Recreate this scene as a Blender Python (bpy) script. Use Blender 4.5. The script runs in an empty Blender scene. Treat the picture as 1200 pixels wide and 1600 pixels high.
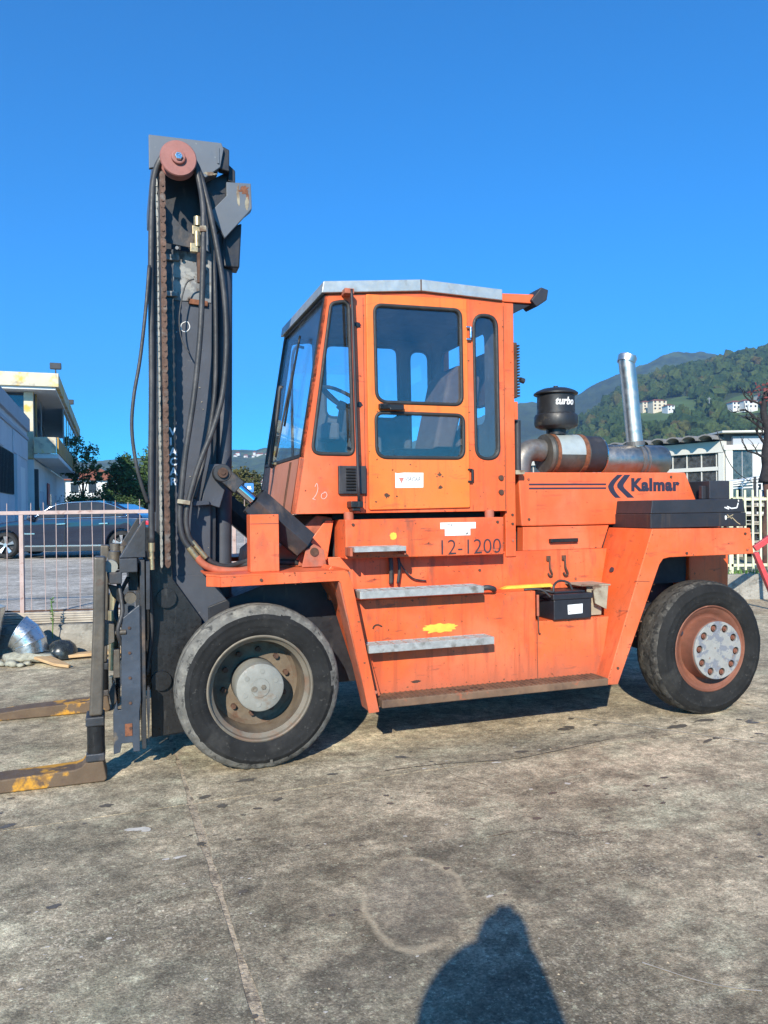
import bpy, bmesh, math, random
from mathutils import Vector, Matrix, noise
random.seed(7)
S = bpy.context.scene
COL = S.collection
R = math.radians

# ------------------------------------------------------------------ camera, sky, sun, exposure
CAM_H = 1.68
pitch, roll = R(0.25), R(0.75)
fwd = Vector((0, math.cos(pitch), -math.sin(pitch)))
up0 = Vector((0, math.sin(pitch), math.cos(pitch)))
rt0 = Vector((1, 0, 0))
rt = rt0 * math.cos(roll) - up0 * math.sin(roll)
up = rt0 * math.sin(roll) + up0 * math.cos(roll)
cam = bpy.data.cameras.new('camera')
cam.sensor_fit = 'HORIZONTAL'; cam.sensor_width = 36.0; cam.lens = 36.0
cam.clip_start = 0.1; cam.clip_end = 20000
cam_o = bpy.data.objects.new('camera', cam); COL.objects.link(cam_o)
m = Matrix.Identity(4)
for i in range(3):
    m[i][0] = rt[i]; m[i][1] = up[i]; m[i][2] = -fwd[i]
m[2][3] = CAM_H
cam_o.matrix_world = m
S.camera = cam_o

SUN_EL, SUN_AZ = R(27.85), R(188.5)        # the sun stands behind the photographer, slightly to the left
W = bpy.data.worlds.new('World'); S.world = W; W.use_nodes = True
wn = W.node_tree; bg = wn.nodes['Background']
sky = wn.nodes.new('ShaderNodeTexSky'); sky.sky_type = 'NISHITA'; sky.sun_disc = False
sky.sun_elevation = SUN_EL; sky.sun_rotation = SUN_AZ
sky.altitude = 200; sky.air_density = 0.8; sky.dust_density = 0.3; sky.ozone_density = 6.0
hs = wn.nodes.new('ShaderNodeHueSaturation'); hs.inputs['Saturation'].default_value = 1.0
gain = wn.nodes.new('ShaderNodeMix'); gain.data_type = 'RGBA'; gain.blend_type = 'MULTIPLY'; gain.inputs[0].default_value = 1; gain.inputs[7].default_value = (.22, 1.42, 1.95, 1)
gam = wn.nodes.new('ShaderNodeGamma'); gam.inputs[1].default_value = 1.0
wn.links.new(sky.outputs[0], gam.inputs[0]); wn.links.new(gam.outputs[0], gain.inputs[6]); wn.links.new(gain.outputs[2], hs.inputs['Color'])
wn.links.new(hs.outputs[0], bg.inputs[0]); bg.inputs[1].default_value = 0.10
sun = bpy.data.lights.new('sun', 'SUN'); sun.energy = 5.0; sun.angle = R(0.5); sun.color = (1, 0.92, 0.78)
sun_o = bpy.data.objects.new('sun', sun); COL.objects.link(sun_o)
sd = Vector((math.sin(SUN_AZ) * math.cos(SUN_EL), math.cos(SUN_AZ) * math.cos(SUN_EL), math.sin(SUN_EL)))
sun_o.rotation_euler = sd.to_track_quat('Z', 'Y').to_euler()
sun_o.location = (-5, -20, 20)
S.view_settings.view_transform = 'Standard'; S.view_settings.look = 'None'
S.view_settings.exposure = 0.42; S.view_settings.gamma = 1.0; S.view_settings.use_curve_mapping = False
S.render.engine = 'CYCLES'
S.cycles.use_denoising = True
S.cycles.max_bounces = 6; S.cycles.transparent_max_bounces = 16; S.cycles.volume_bounces = 0
S.cycles.caustics_reflective = False; S.cycles.caustics_refractive = False
S.cycles.sample_clamp_indirect = 6

# ------------------------------------------------------------------ helpers: materials
def nd(nt, t, **k):
    n = nt.nodes.new(t)
    for a, b in k.items(): setattr(n, a, b)
    return n
def mixc(nt, fac, a, b, blend='MIX'):
    n = nd(nt, 'ShaderNodeMix', data_type='RGBA', blend_type=blend)
    for s, x in ((n.inputs[0], fac), (n.inputs[6], a), (n.inputs[7], b)):
        if isinstance(x, (int, float)): s.default_value = x
        elif isinstance(x, (tuple, list)): s.default_value = (*x[:3], 1)
        else: nt.links.new(x, s)
    return n.outputs[2]
def rng(nt, x, a, b, c=0.0, d=1.0):
    n = nd(nt, 'ShaderNodeMapRange'); nt.links.new(x, n.inputs[0])
    for i, q in zip((1, 2, 3, 4), (a, b, c, d)): n.inputs[i].default_value = q
    return n.outputs[0]
def mathn(nt, op, a, b=0.0):
    n = nd(nt, 'ShaderNodeMath', operation=op)
    for s, x in ((n.inputs[0], a), (n.inputs[1], b)):
        if isinstance(x, (int, float)): s.default_value = x
        else: nt.links.new(x, s)
    return n.outputs[0]
def nz(nt, vec, scale, detail=5, rough=0.55, stretch=None, off=0.0, kind='noise'):
    if stretch or off:
        mp = nd(nt, 'ShaderNodeMapping'); nt.links.new(vec, mp.inputs[0])
        if stretch: mp.inputs[3].default_value = stretch
        mp.inputs[1].default_value = (off, off * 1.7, off * .6)
        vec = mp.outputs[0]
    if kind == 'noise':
        n = nd(nt, 'ShaderNodeTexNoise'); n.inputs['Detail'].default_value = detail; n.inputs['Roughness'].default_value = rough
    else:
        n = nd(nt, 'ShaderNodeTexVoronoi')
    n.inputs['Scale'].default_value = scale
    nt.links.new(vec, n.inputs['Vector'])
    return n.outputs['Fac'] if kind == 'noise' else n.outputs['Distance']
MATS = {}
def mat(name, base, rough=0.6, metal=0.0, var=0.15, vs=3.0, layers=(), bump=0.0, bs=40, spec=0.5, coat=0.0, coord='Object', rvar=0.12):
    """layers: (colour, scale, lo, hi, stretch, strength)"""
    m = bpy.data.materials.new(name); m.use_nodes = True
    nt = m.node_tree; b = nt.nodes['Principled BSDF']
    tc = nd(nt, 'ShaderNodeTexCoord').outputs[coord]
    n1 = nz(nt, tc, vs, 6, .6)
    lo = tuple(c * (1 - var) for c in base); hi = tuple(min(1, c * (1 + var)) for c in base)
    col = mixc(nt, rng(nt, n1, .3, .7), lo, hi)
    for i, (c, sc, a, z, st, k) in enumerate(layers):
        f = rng(nt, nz(nt, tc, sc, 6, .62, st, 3.1 * (i + 1)), a, z, 0, k)
        col = mixc(nt, f, col, c)
    nt.links.new(col, b.inputs['Base Color'])
    nt.links.new(rng(nt, nz(nt, tc, vs * 4, 4, .6, None, 9.0), .3, .7, max(0, rough - rvar), min(1, rough + rvar)), b.inputs['Roughness'])
    b.inputs['Metallic'].default_value = metal
    b.inputs['Specular IOR Level'].default_value = spec
    if coat: b.inputs['Coat Weight'].default_value = coat
    if bump:
        bp = nd(nt, 'ShaderNodeBump'); bp.inputs['Strength'].default_value = 1.0; bp.inputs['Distance'].default_value = bump
        nt.links.new(nz(nt, tc, bs, 5, .6), bp.inputs['Height']); nt.links.new(bp.outputs[0], b.inputs['Normal'])
    MATS[name] = m
    return m
def glass(name, tint, refl=1.0, dust=0.05, rough=0.02, dustcol=(.55, .56, .55)):
    m = bpy.data.materials.new(name); m.use_nodes = True
    nt = m.node_tree; nt.nodes.remove(nt.nodes['Principled BSDF'])
    out = nt.nodes['Material Output']
    tr = nd(nt, 'ShaderNodeBsdfTransparent'); tr.inputs[0].default_value = (*tint, 1)
    gl = nd(nt, 'ShaderNodeBsdfGlossy'); gl.inputs['Roughness'].default_value = rough; gl.inputs[0].default_value = (1, 1, 1, 1)
    di = nd(nt, 'ShaderNodeBsdfDiffuse'); di.inputs[0].default_value = (*dustcol, 1)
    fr = nd(nt, 'ShaderNodeFresnel'); fr.inputs[0].default_value = 1.52
    tc = nd(nt, 'ShaderNodeTexCoord').outputs['Object']
    dn = rng(nt, nz(nt, tc, 3.5, 6, .65), .35, .75, dust * .35, dust * 1.8)
    m1 = nd(nt, 'ShaderNodeMixShader'); nt.links.new(dn, m1.inputs[0]); nt.links.new(tr.outputs[0], m1.inputs[1]); nt.links.new(di.outputs[0], m1.inputs[2])
    m2 = nd(nt, 'ShaderNodeMixShader'); nt.links.new(mathn(nt, 'MULTIPLY', fr.outputs[0], refl), m2.inputs[0])
    nt.links.new(m1.outputs[0], m2.inputs[1]); nt.links.new(gl.outputs[0], m2.inputs[2])
    nt.links.new(m2.outputs[0], out.inputs[0])
    MATS[name] = m
    return m

RUST = (.10, .035, .015)
def orange(name, base, salmon=.5, chips=.0, streak=.4, splash=None):
    m = mat(name, base, .48, 0, .07, 2.2, (
        ((.83, .24, .13), 1.1, .44, .62, (1, 1, 1), salmon),                # sun-bleached areas
        ((.62, .085, .025), 1.7, .50, .63, (1, 1, .8), streak * .85),       # deeper red areas of an older coat
        ((.45, .085, .03), 17, .55, .66, (1, 1, .06), streak * .8),         # runs of old grime
        ((.30, .085, .045), 7, .57, .70, (1.5, 1.5, .5), streak * .75),
        ((.22, .06, .035), 8, .61, .66, (.45, 1, 2.6), streak * .7),        # scuffs
        ((.36, .12, .07), 42, .60, .68, (1, 1, .7), streak * .6),
        (RUST, 30, .668 + chips, .688 + chips, (1, 1, 1), .9),              # chipped spots
        ((.07, .04, .03), 75, .675 + chips, .70 + chips, (1, 1, 1), .8)), bump=.0015, bs=9, spec=.4)
    if splash:                                                              # road dirt thrown up from below, ragged upper edge
        nt = m.node_tree; b = nt.nodes['Principled BSDF']; col = b.inputs['Base Color'].links[0].from_socket
        tc = nd(nt, 'ShaderNodeTexCoord').outputs['Object']; sp = nd(nt, 'ShaderNodeSeparateXYZ'); nt.links.new(tc, sp.inputs[0])
        h = mathn(nt, 'ADD', sp.outputs[2], mathn(nt, 'MULTIPLY', nz(nt, tc, 5, 8, .65, (1, 1, .5), 51.), -.35))
        k = rng(nt, h, splash[0] - .17, splash[1] - .17, .75, 0)
        nt.links.new(mixc(nt, k, col, (.40, .115, .06)), b.inputs['Base Color'])
    return m
orange('orange', (.74, .125, .033), .38, .0, .65, (.30, .55))
orange('orange_door', (.80, .185, .030), .15, .005, .45)
orange('orange_tank', (.74, .125, .032), .38, -.005, .95, (.40, .62))
orange('orange_hood', (.76, .140, .045), .5, .008, .5)
mat('orange_dull', (.42, .115, .06), .7, 0, .2, 4, ((RUST, 8, .5, .7, (1, 1, 1), .7), ((.2, .15, .12), 5, .5, .7, None, .6)), .001, 30)
mat('mast_grey', (.054, .060, .076), .55, .0, .18, 5, (((.06, .06, .065), 3.0, .55, .75, (1.5, 1.5, .4), .6), ((.20, .19, .17), 22, .66, .72, (1, 1, 1), .6), ((.13, .06, .03), 7, .66, .74, (1.5, 1.5, .6), .7)), .001, 20, spec=.4)
mat('mast_pale', (.17, .175, .18), .6, .0, .25, 8, (((.08, .055, .04), 18, .54, .62, (1, 1, .6), .85), ((.34, .34, .32), 14, .54, .62, None, .7)), .001, 30)
mat('rail_dark', (.022, .023, .028), .5, .2, .3, 6, (((.1, .085, .07), 9, .6, .75, (2, 2, .5), .6), ((.10, .035, .015), 12, .68, .75, None, .6)), .001, 30)
mat('head_grey', (.105, .120, .142), .5, .0, .1, 4, (((.34, .34, .30), 26, .70, .74, None, .6), ((.16, .06, .03), 6, .72, .76, (1.2, 1.2, .6), .8)), .0006, 20)
mat('carriage_steel', (.030, .031, .034), .55, .1, .3, 7, (((.20, .13, .08), 6, .52, .72, (1.2, 1.2, .7), .7), ((.05, .06, .08), 3, .5, .7, None, .6)), .002, 30)
mat('carriage_blue', (.042, .053, .072), .5, .0, .25, 6, (((.22, .16, .09), 7, .62, .72, None, .7), ((.25, .27, .3), 40, .72, .76, None, .6)), .001, 30)
mat('worn_shank', (.10, .085, .068), .5, .25, .3, 6, (((.19, .145, .09), 4, .5, .7, None, .7), ((.10, .04, .02), 9, .6, .7, None, .7)), .002, 35)
mat('grease_shade_black', (.02, .02, .021), .35, .2, .3, 10, (((.12, .11, .10), 8, .6, .75, (3, 3, .5), .5),), .001, 30)  # greasy black parts; the same tone stands in for shade on the mast
mat('steel_bright', (.62, .61, .58), .22, 1.0, .1, 20, (((.2, .18, .15), 20, .6, .75, None, .5),), 0)
mat('chrome', (.8, .82, .85), .06, 1.0, .03, 20, (), 0, rvar=.03)
mat('brass_fitting', (.42, .33, .19), .4, .7, .2, 25, (((.15, .1, .06), 30, .55, .7, None, .7),), .0005, 60)
mat('sheave_red', (.30, .115, .095), .6, .0, .12, 15, (((.16, .06, .05), 20, .6, .75, None, .6),), .0006, 60)
mat('chain_rust', (.11, .06, .04), .55, .4, .4, 30, (((.20, .19, .17), 12, .55, .7, None, .6),), .0005, 80)
mat('chain_pale', (.30, .28, .24), .5, .4, .3, 30, (((.1, .06, .04), 20, .55, .7, None, .7),), .0005, 80)
mat('hose_rubber', (.035, .035, .037), .55, 0, .3, 12, (((.11, .10, .095), 9, .5, .75, (1, 1, .5), .7),), .0006, 90)
mat('rubber_gasket', (.022, .022, .023), .6, 0, .2, 12, (((.07, .065, .06), 9, .55, .75, None, .6),), 0)
mat('black_plastic', (.028, .027, .032), .55, 0, .25, 5, (((.09, .08, .075), 6, .55, .75, (2, 2, .6), .5),), .0006, 40)
mat('black_box_paint', (.022, .021, .025), .5, 0, .2, 4, (((.085, .06, .04), 5, .56, .74, (5, 5, .25), .75),), .0006, 30)
mat('black_box_lid', (.026, .026, .032), .5, 0, .2, 4, (((.06, .05, .045), 5, .6, .75, None, .5),), .0006, 30)
mat('galv', (.42, .45, .45), .5, .55, .16, 9, (((.28, .24, .19), 7, .6, .74, (2, 1, 1), .6), ((.6, .62, .62), 30, .6, .7, None, .5)), .0004, 60)
mat('grating', (.46, .45, .42), .5, .5, .2, 20, (((.14, .11, .08), 10, .55, .7, None, .7),), .0006, 60)
mat('footplate_rust', (.17, .10, .06), .75, .1, .35, 7, (((.45, .22, .03), 1.6, .56, .66, None, .8), ((.07, .04, .03), 5, .55, .7, None, .7), ((.42, .11, .05), 12, .62, .7, None, .6)), .002, 25)
mat('tyre', (.020, .020, .020), .82, 0, .25, 6, (((.085, .08, .072), 5, .5, .80, None, .5), ((.020, .02, .02), 14, .6, .7, None, .8), ((.14, .13, .115), 45, .62, .72, None, .4)), .004, 26, spec=.12)
mat('tyre_tread', (.15, .142, .125), .9, 0, .3, 10, (((.30, .28, .235), 14, .5, .68, None, .7), ((.03, .03, .03), 20, .56, .66, None, .8)), .006, 40, spec=.25)
mat('tyre_tread_worn', (.062, .058, .052), .92, 0, .3, 12, (((.15, .14, .12), 16, .52, .64, None, .7), ((.022, .022, .022), 22, .52, .60, None, .85)), .009, 34, spec=.15)
mat('rim_front', (.17, .145, .11), .65, .1, .2, 7, (((.19, .09, .045), 6, .54, .7, None, .75), ((.09, .085, .08), 10, .6, .7, None, .6)), .001, 40)
mat('rim_dish', (.15, .115, .08), .75, .1, .25, 8, (((.24, .19, .13), 5, .52, .68, None, .7), ((.12, .05, .025), 9, .56, .7, None, .8)), .0015, 40)
mat('hub_grey', (.25, .245, .215), .6, .1, .18, 9, (((.20, .13, .08), 8, .6, .7, None, .6), ((.42, .42, .4), 14, .62, .72, None, .5)), .0012, 40)
mat('rim_rear', (.20, .075, .045), .7, .05, .2, 8, (((.14, .06, .035), 10, .52, .7, None, .8), ((.4, .18, .12), 16, .62, .72, None, .6)), .001, 50)
mat('hub_peel', (.29, .285, .265), .6, 0, .12, 16, (((.16, .17, .20), 13, .52, .56, None, .85), ((.20, .13, .09), 24, .63, .67, None, .8)), .0012, 40)
mat('air_black', (.020, .020, .022), .45, 0, .25, 6, (((.22, .18, .13), 7, .60, .78, (1, 1, 2), .7),), .0005, 40)
mat('muffler_wrap', (.44, .48, .46), .5, .35, .12, 10, (((.22, .15, .10), 8, .6, .7, None, .6),), .0008, 50)
mat('muffler_dark', (.10, .095, .085), .55, .4, .3, 10, (((.2, .12, .07), 8, .55, .7, None, .6),), .001, 40)
mat('rust_band', (.20, .075, .035), .8, .1, .35, 25, (((.09, .04, .03), 20, .5, .65, None, .8),), .001, 60)
mat('silencer_steel', (.40, .365, .32), .45, 1.0, .15, 5, (((.20, .13, .09), 5, .56, .74, None, .7),), 0, rvar=.1)
mat('stack_steel', (.60, .57, .52), .42, 1.0, .1, 5, (((.22, .17, .12), 6, .60, .78, (1, 1, .3), .6),), 0, rvar=.1)
mat('exhaust_pipe', (.20, .19, .18), .5, .6, .25, 8, (((.15, .09, .06), 8, .55, .7, None, .6),), .001, 40)
mat('orange_front', (.50, .20, .13), .7, 0, .12, 3, (((.36, .12, .08), 4, .55, .7, (1, 1, .4), .6),), .001, 20)
mat('fork_worn', (.13, .085, .05), .7, .1, .25, 5, (((.60, .29, .025), 3.0, .55, .60, (1, 1.6, 1), .9), ((.10, .06, .04), 7, .55, .68, None, .7)), .002, 35)
mat('white_label', (.80, .80, .78), .5, 0, .03, 10, (), 0)
mat('ink', (.035, .032, .042), .5, 0, .1, 10, (), 0)
mat('ink_grey', (.20, .20, .21), .6, 0, .1, 20, (), 0)
mat('ink_red', (.55, .20, .16), .6, 0, .1, 20, (), 0)
mat('chalk', (.72, .72, .70), .9, 0, .1, 60, (), 0)
mat('white_stencil', (.66, .70, .74), .7, 0, .1, 30, (), 0)
mat('yellow_spray', (.86, .52, .06), .6, 0, .12, 12, (((.80, .33, .05), 9, .5, .7, None, .8),), 0)
mat('logo_navy', (.030, .026, .045), .45, 0, .1, 10, (), 0)
mat('interior_dark', (.035, .036, .04), .8, 0, .2, 5, (), 0)
mat('interior_grey', (.10, .10, .105), .8, 0, .2, 5, (((.2, .18, .15), 8, .6, .7, None, .6),), .001, 40)
mat('seat_brown', (.12, .085, .075), .8, 0, .2, 6, (((.2, .16, .13), 6, .55, .7, None, .6),), .002, 30)
mat('paper_tan', (.42, .33, .19), .8, 0, .3, 20, (), .002, 40)
mat('battery_case', (.018, .018, .023), .45, 0, .2, 8, (((.07, .065, .06), 6, .6, .75, None, .5),), .0005, 50)
mat('bracket_pale', (.33, .29, .21), .8, 0, .25, 10, (((.12, .06, .035), 6, .52, .62, None, .85),), .001, 40)
mat('rust_dark', (.085, .045, .03), .85, .1, .4, 10, (((.2, .1, .06), 12, .55, .7, None, .6),), .002, 40)
glass('cab_glass', (.94, .97, .99), 1.2, .012)
glass('windshield_glass', (.90, .96, .99), .22, .03, .02, (.5, .62, .75))

# ------------------------------------------------------------------ helpers: objects and meshes
def tag(o, label=None, cat=None, group=None, kind=None):
    if label: o['label'] = label
    if cat: o['category'] = cat
    if group: o['group'] = group
    if kind: o['kind'] = kind
    return o
def empty(name, loc=(0, 0, 0), rz=0.0, parent=None):
    o = bpy.data.objects.new(name, None); COL.objects.link(o)
    o.location = loc; o.rotation_euler = (0, 0, rz); o.empty_display_size = .2
    if parent: o.parent = parent
    return o
def link(name, me, material, parent=None, bevel=0.0, seg=2):
    o = bpy.data.objects.new(name, me); COL.objects.link(o)
    if material and not me.materials: me.materials.append(MATS[material] if isinstance(material, str) else material)
    if parent: o.parent = parent
    if bevel:
        md = o.modifiers.new('bevel', 'BEVEL'); md.width = bevel; md.segments = seg; md.limit_method = 'ANGLE'; md.angle_limit = R(35)
    return o
def copy_tree(o, parent=None):
    c = o.copy(); COL.objects.link(c)
    if parent is not None: c.parent = parent
    for ch in list(o.children): copy_tree(ch, c)
    return c
def frame(axis):
    a = Vector(axis).normalized()
    t = Vector((0, 0, 1)) if abs(a.z) < .9 else Vector((1, 0, 0))
    x = a.cross(t).normalized(); y = a.cross(x).normalized()
    return a, x, y
def crom(pts, n):
    P = [Vector(p) for p in pts]
    if len(P) < 3: return P
    out = []
    for i in range(len(P) - 1):
        p0 = P[max(i - 1, 0)]; p1 = P[i]; p2 = P[i + 1]; p3 = P[min(i + 2, len(P) - 1)]
        for k in range(n):
            t = k / n
            out.append(.5 * (2 * p1 + (p2 - p0) * t + (2 * p0 - 5 * p1 + 4 * p2 - p3) * t * t + (3 * p1 - p0 - 3 * p2 + p3) * t ** 3))
    out.append(P[-1]); return out
class B:
    """collects shapes into one mesh"""
    def __init__(s): s.v = []; s.f = []; s.sm = []
    def add(s, vs, fs, smooth=False):
        o = len(s.v); s.v += [tuple(q) for q in vs]; s.f += [tuple(i + o for i in f) for f in fs]; s.sm += [smooth] * len(fs); return s
    def box(s, x0, x1, y0, y1, z0, z1):
        return s.add([(x0, y0, z0), (x1, y0, z0), (x1, y1, z0), (x0, y1, z0), (x0, y0, z1), (x1, y0, z1), (x1, y1, z1), (x0, y1, z1)],
                     [(0, 3, 2, 1), (4, 5, 6, 7), (0, 1, 5, 4), (1, 2, 6, 5), (2, 3, 7, 6), (3, 0, 4, 7)])
    def prism(s, poly, y0, y1, smooth=False):
        """polygon in (x,z), extruded along y"""
        n = len(poly)
        if sum(poly[i][0] * poly[(i + 1) % n][1] - poly[(i + 1) % n][0] * poly[i][1] for i in range(n)) < 0: poly = poly[::-1]
        vs = [(p[0], y0, p[1]) for p in poly] + [(p[0], y1, p[1]) for p in poly]
        fs = [tuple(range(n)), tuple(range(2 * n - 1, n - 1, -1))] + [(i, i + n, (i + 1) % n + n, (i + 1) % n) for i in range(n)]
        return s.add(vs, fs)
    def hprism(s, poly, z0, z1):
        """polygon in (x,y), extruded along z"""
        n = len(poly)
        if sum(poly[i][0] * poly[(i + 1) % n][1] - poly[(i + 1) % n][0] * poly[i][1] for i in range(n)) < 0: poly = poly[::-1]
        vs = [(p[0], p[1], z0) for p in poly] + [(p[0], p[1], z1) for p in poly]
        fs = [tuple(range(n - 1, -1, -1)), tuple(range(n, 2 * n))] + [(i, (i + 1) % n, (i + 1) % n + n, i + n) for i in range(n)]
        return s.add(vs, fs)
    def xprism(s, poly, x0, x1):
        """polygon in (y,z), extruded along x"""
        n = len(poly)
        vs = [(x0, p[0], p[1]) for p in poly] + [(x1, p[0], p[1]) for p in poly]
        fs = [tuple(range(n)), tuple(range(2 * n - 1, n - 1, -1))] + [(i, i + n, (i + 1) % n + n, (i + 1) % n) for i in range(n)]
        return s.add(vs, fs)
    def bar(s, p0, p1, w, h, upv=(0, 0, 1)):
        """box beam from p0 to p1, w across, h along upv"""
        p0 = Vector(p0); p1 = Vector(p1); a = (p1 - p0).normalized()
        x = a.cross(Vector(upv)).normalized(); y = x.cross(a).normalized()
        vs = []
        for p in (p0, p1):
            for i, j in ((-1, -1), (1, -1), (1, 1), (-1, 1)): vs.append(p + x * i * w / 2 + y * j * h / 2)
        return s.add(vs, [(0, 3, 2, 1), (4, 5, 6, 7), (0, 1, 5, 4), (1, 2, 6, 5), (2, 3, 7, 6), (3, 0, 4, 7)])
    def cyl(s, p0, p1, r0, r1=None, n=24, caps=True):
        r1 = r0 if r1 is None else r1
        p0 = Vector(p0); p1 = Vector(p1); a, x, y = frame(p1 - p0)
        vs = []
        for p, r in ((p0, r0), (p1, r1)):
            for k in range(n):
                t = 2 * math.pi * k / n; vs.append(p + (x * math.cos(t) + y * math.sin(t)) * r)
        s.add(vs, [(k, k + n, (k + 1) % n + n, (k + 1) % n) for k in range(n)], True)
        if caps:
            s.add(vs[:n], [tuple(range(n))]); s.add(vs[n:], [tuple(range(n - 1, -1, -1))])
        return s
    def tube(s, pts, r, n=10, sub=6, smooth=True, rs=None):
        P = crom(pts, sub); m_ = len(P); vs = []
        prev = None
        for i, p in enumerate(P):
            d = (P[min(i + 1, m_ - 1)] - P[max(i - 1, 0)]).normalized()
            if prev is None: _, x, y = frame(d)
            else:
                x = (prev - d * prev.dot(d)).normalized(); y = d.cross(x)
            prev = x
            rr = r if rs is None else rs[0] + (rs[1] - rs[0]) * i / (m_ - 1)
            for k in range(n):
                t = 2 * math.pi * k / n; vs.append(p + (x * math.cos(t) + y * math.sin(t)) * rr)
        fs = [(i * n + k, i * n + (k + 1) % n, (i + 1) * n + (k + 1) % n, (i + 1) * n + k) for i in range(m_ - 1) for k in range(n)]
        fs += [tuple(range(n - 1, -1, -1)), tuple(range((m_ - 1) * n, m_ * n))]
        return s.add(vs, fs, smooth)
    def lathe(s, prof, origin, axis, n=48, smooth=True, close=False, disp=None):
        """prof: (along axis, radius)"""
        if smooth and len(prof) > 2 and not disp:      # break the strip at sharp profile corners so that they shade as edges
            cut = [0]
            for i in range(1, len(prof) - 1):
                d0 = Vector((prof[i][0] - prof[i - 1][0], prof[i][1] - prof[i - 1][1])); d1 = Vector((prof[i + 1][0] - prof[i][0], prof[i + 1][1] - prof[i][1]))
                if d0.length > 1e-6 and d1.length > 1e-6 and d0.angle(d1) > R(32): cut.append(i)
            if len(cut) > 1:
                cut.append(len(prof) - 1)
                for p, q in zip(cut, cut[1:]): s.lathe(prof[p:q + 1], origin, axis, n, True)
                return s
        o = Vector(origin); a, x, y = frame(axis); vs = []
        for (h, r) in prof:
            for k in range(n):
                t = 2 * math.pi * k / n
                hh, rr = disp(h, r, t) if disp else (h, r)
                vs.append(o + a * hh + (x * math.cos(t) + y * math.sin(t)) * rr)
        L = len(prof)
        fs = [(i * n + k, i * n + (k + 1) % n, (i + 1) * n + (k + 1) % n, (i + 1) * n + k) for i in range(L - 1) for k in range(n)]
        return s.add(vs, fs, smooth)
    def mesh(s, name='mesh'):
        me = bpy.data.meshes.new(name); me.from_pydata(s.v, [], s.f)
        me.polygons.foreach_set('use_smooth', s.sm); me.update()
        bm = bmesh.new(); bm.from_mesh(me); bmesh.ops.recalc_face_normals(bm, faces=bm.faces); bm.to_mesh(me); bm.free()
        return me
    def build(s, name, material, parent=None, bevel=0.0, seg=2):
        return link(name, s.mesh(name), material, parent, bevel, seg)
def rpoly(pts, r, n=6):
    """round the corners of a 2-D polygon; r: one radius or one per corner"""
    out = []; L = len(pts)
    for i, p in enumerate(pts):
        rr = r[i] if isinstance(r, (list, tuple)) else r
        p = Vector(p); a = Vector(pts[i - 1]); b = Vector(pts[(i + 1) % L])
        if rr <= 0: out.append(tuple(p)); continue
        da = (a - p).normalized(); db = (b - p).normalized()
        ang = da.angle(db); d = min(rr / math.tan(ang / 2), (a - p).length * .499, (b - p).length * .499)
        for k in range(n + 1):
            t = k / n
            q = (p + da * d) * (1 - t) ** 2 + p * 2 * t * (1 - t) + (p + db * d) * t * t
            out.append(tuple(q))
    return out
def flat(name, outer, holes, thick, material, parent, origin, xa, ya, bev=0.0):
    """a plate with holes lying in the plane (xa, ya) through origin, thickness along xa x ya"""
    cu = bpy.data.curves.new(name, 'CURVE'); cu.dimensions = '2D'; cu.fill_mode = 'BOTH'
    cu.extrude = thick / 2 - bev; cu.bevel_depth = bev; cu.bevel_resolution = 1; cu.offset = -bev
    for poly in [outer] + list(holes):
        sp = cu.splines.new('POLY'); sp.points.add(len(poly) - 1); sp.use_cyclic_u = True
        for q, p in zip(sp.points, poly): q.co = (p[0], p[1], 0, 1)
    o = bpy.data.objects.new('tmp', cu); COL.objects.link(o)
    dg = bpy.context.evaluated_depsgraph_get(); dg.update()
    me = bpy.data.meshes.new_from_object(o.evaluated_get(dg))
    bpy.data.objects.remove(o); bpy.data.curves.remove(cu)
    xa = Vector(xa).normalized(); ya = Vector(ya).normalized(); za = xa.cross(ya)
    mm = Matrix.Identity(4)
    for i in range(3): mm[i][0] = xa[i]; mm[i][1] = ya[i]; mm[i][2] = za[i]; mm[i][3] = origin[i]
    me.transform(mm); me.materials.clear(); me.name = name
    return link(name, me, material, parent)
XA, ZA = (1, 0, 0), (0, 0, 1)
def side(name, outer, holes, v, thick, material, parent, bev=0.0):
    """a plate in the vertical plane y = v; polygon in (x,z); its near face is at v"""
    return flat(name, outer, holes, thick, material, parent, (0, v + thick / 2, 0), XA, ZA, bev)
def text(name, body, size, material, parent, origin, xa, ya, bold=0.0, shear=0.0, xs=1.0, thick=.0015, align='LEFT', space=1.0):
    cu = bpy.data.curves.new(name, 'FONT'); cu.body = body; cu.size = size; cu.offset = bold; cu.shear = shear
    cu.extrude = thick; cu.align_x = align; cu.space_character = space; cu.resolution_u = 4
    o = bpy.data.objects.new('tmp', cu); COL.objects.link(o)
    dg = bpy.context.evaluated_depsgraph_get(); dg.update()
    me = bpy.data.meshes.new_from_object(o.evaluated_get(dg))
    bpy.data.objects.remove(o); bpy.data.curves.remove(cu)
    xa = Vector(xa).normalized(); ya = Vector(ya).normalized(); za = xa.cross(ya)
    mm = Matrix.Identity(4)
    for i in range(3): mm[i][0] = xa[i] * xs; mm[i][1] = ya[i]; mm[i][2] = za[i]; mm[i][3] = origin[i]
    me.transform(mm); me.materials.clear()
    return link(name, me, material, parent)
def ring_tube(name, poly, v, r, material, parent, n=8):
    """closed round bead along a polygon in (x,z) at y = v"""
    P = [Vector((p[0], v, p[1])) for p in poly]; L = len(P); vs = []
    for i in range(L):
        d = (P[(i + 1) % L] - P[i - 1]).normalized(); x = Vector((0, 1, 0)); y = d.cross(x).normalized()
        for k in range(n):
            t = 2 * math.pi * k / n; vs.append(P[i] + (x * math.cos(t) + y * math.sin(t)) * r)
    fs = [(i * n + k, ((i + 1) % L) * n + k, ((i + 1) % L) * n + (k + 1) % n, i * n + (k + 1) % n) for i in range(L) for k in range(n)]
    return B().add(vs, fs, True).build(name, material, parent)

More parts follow.
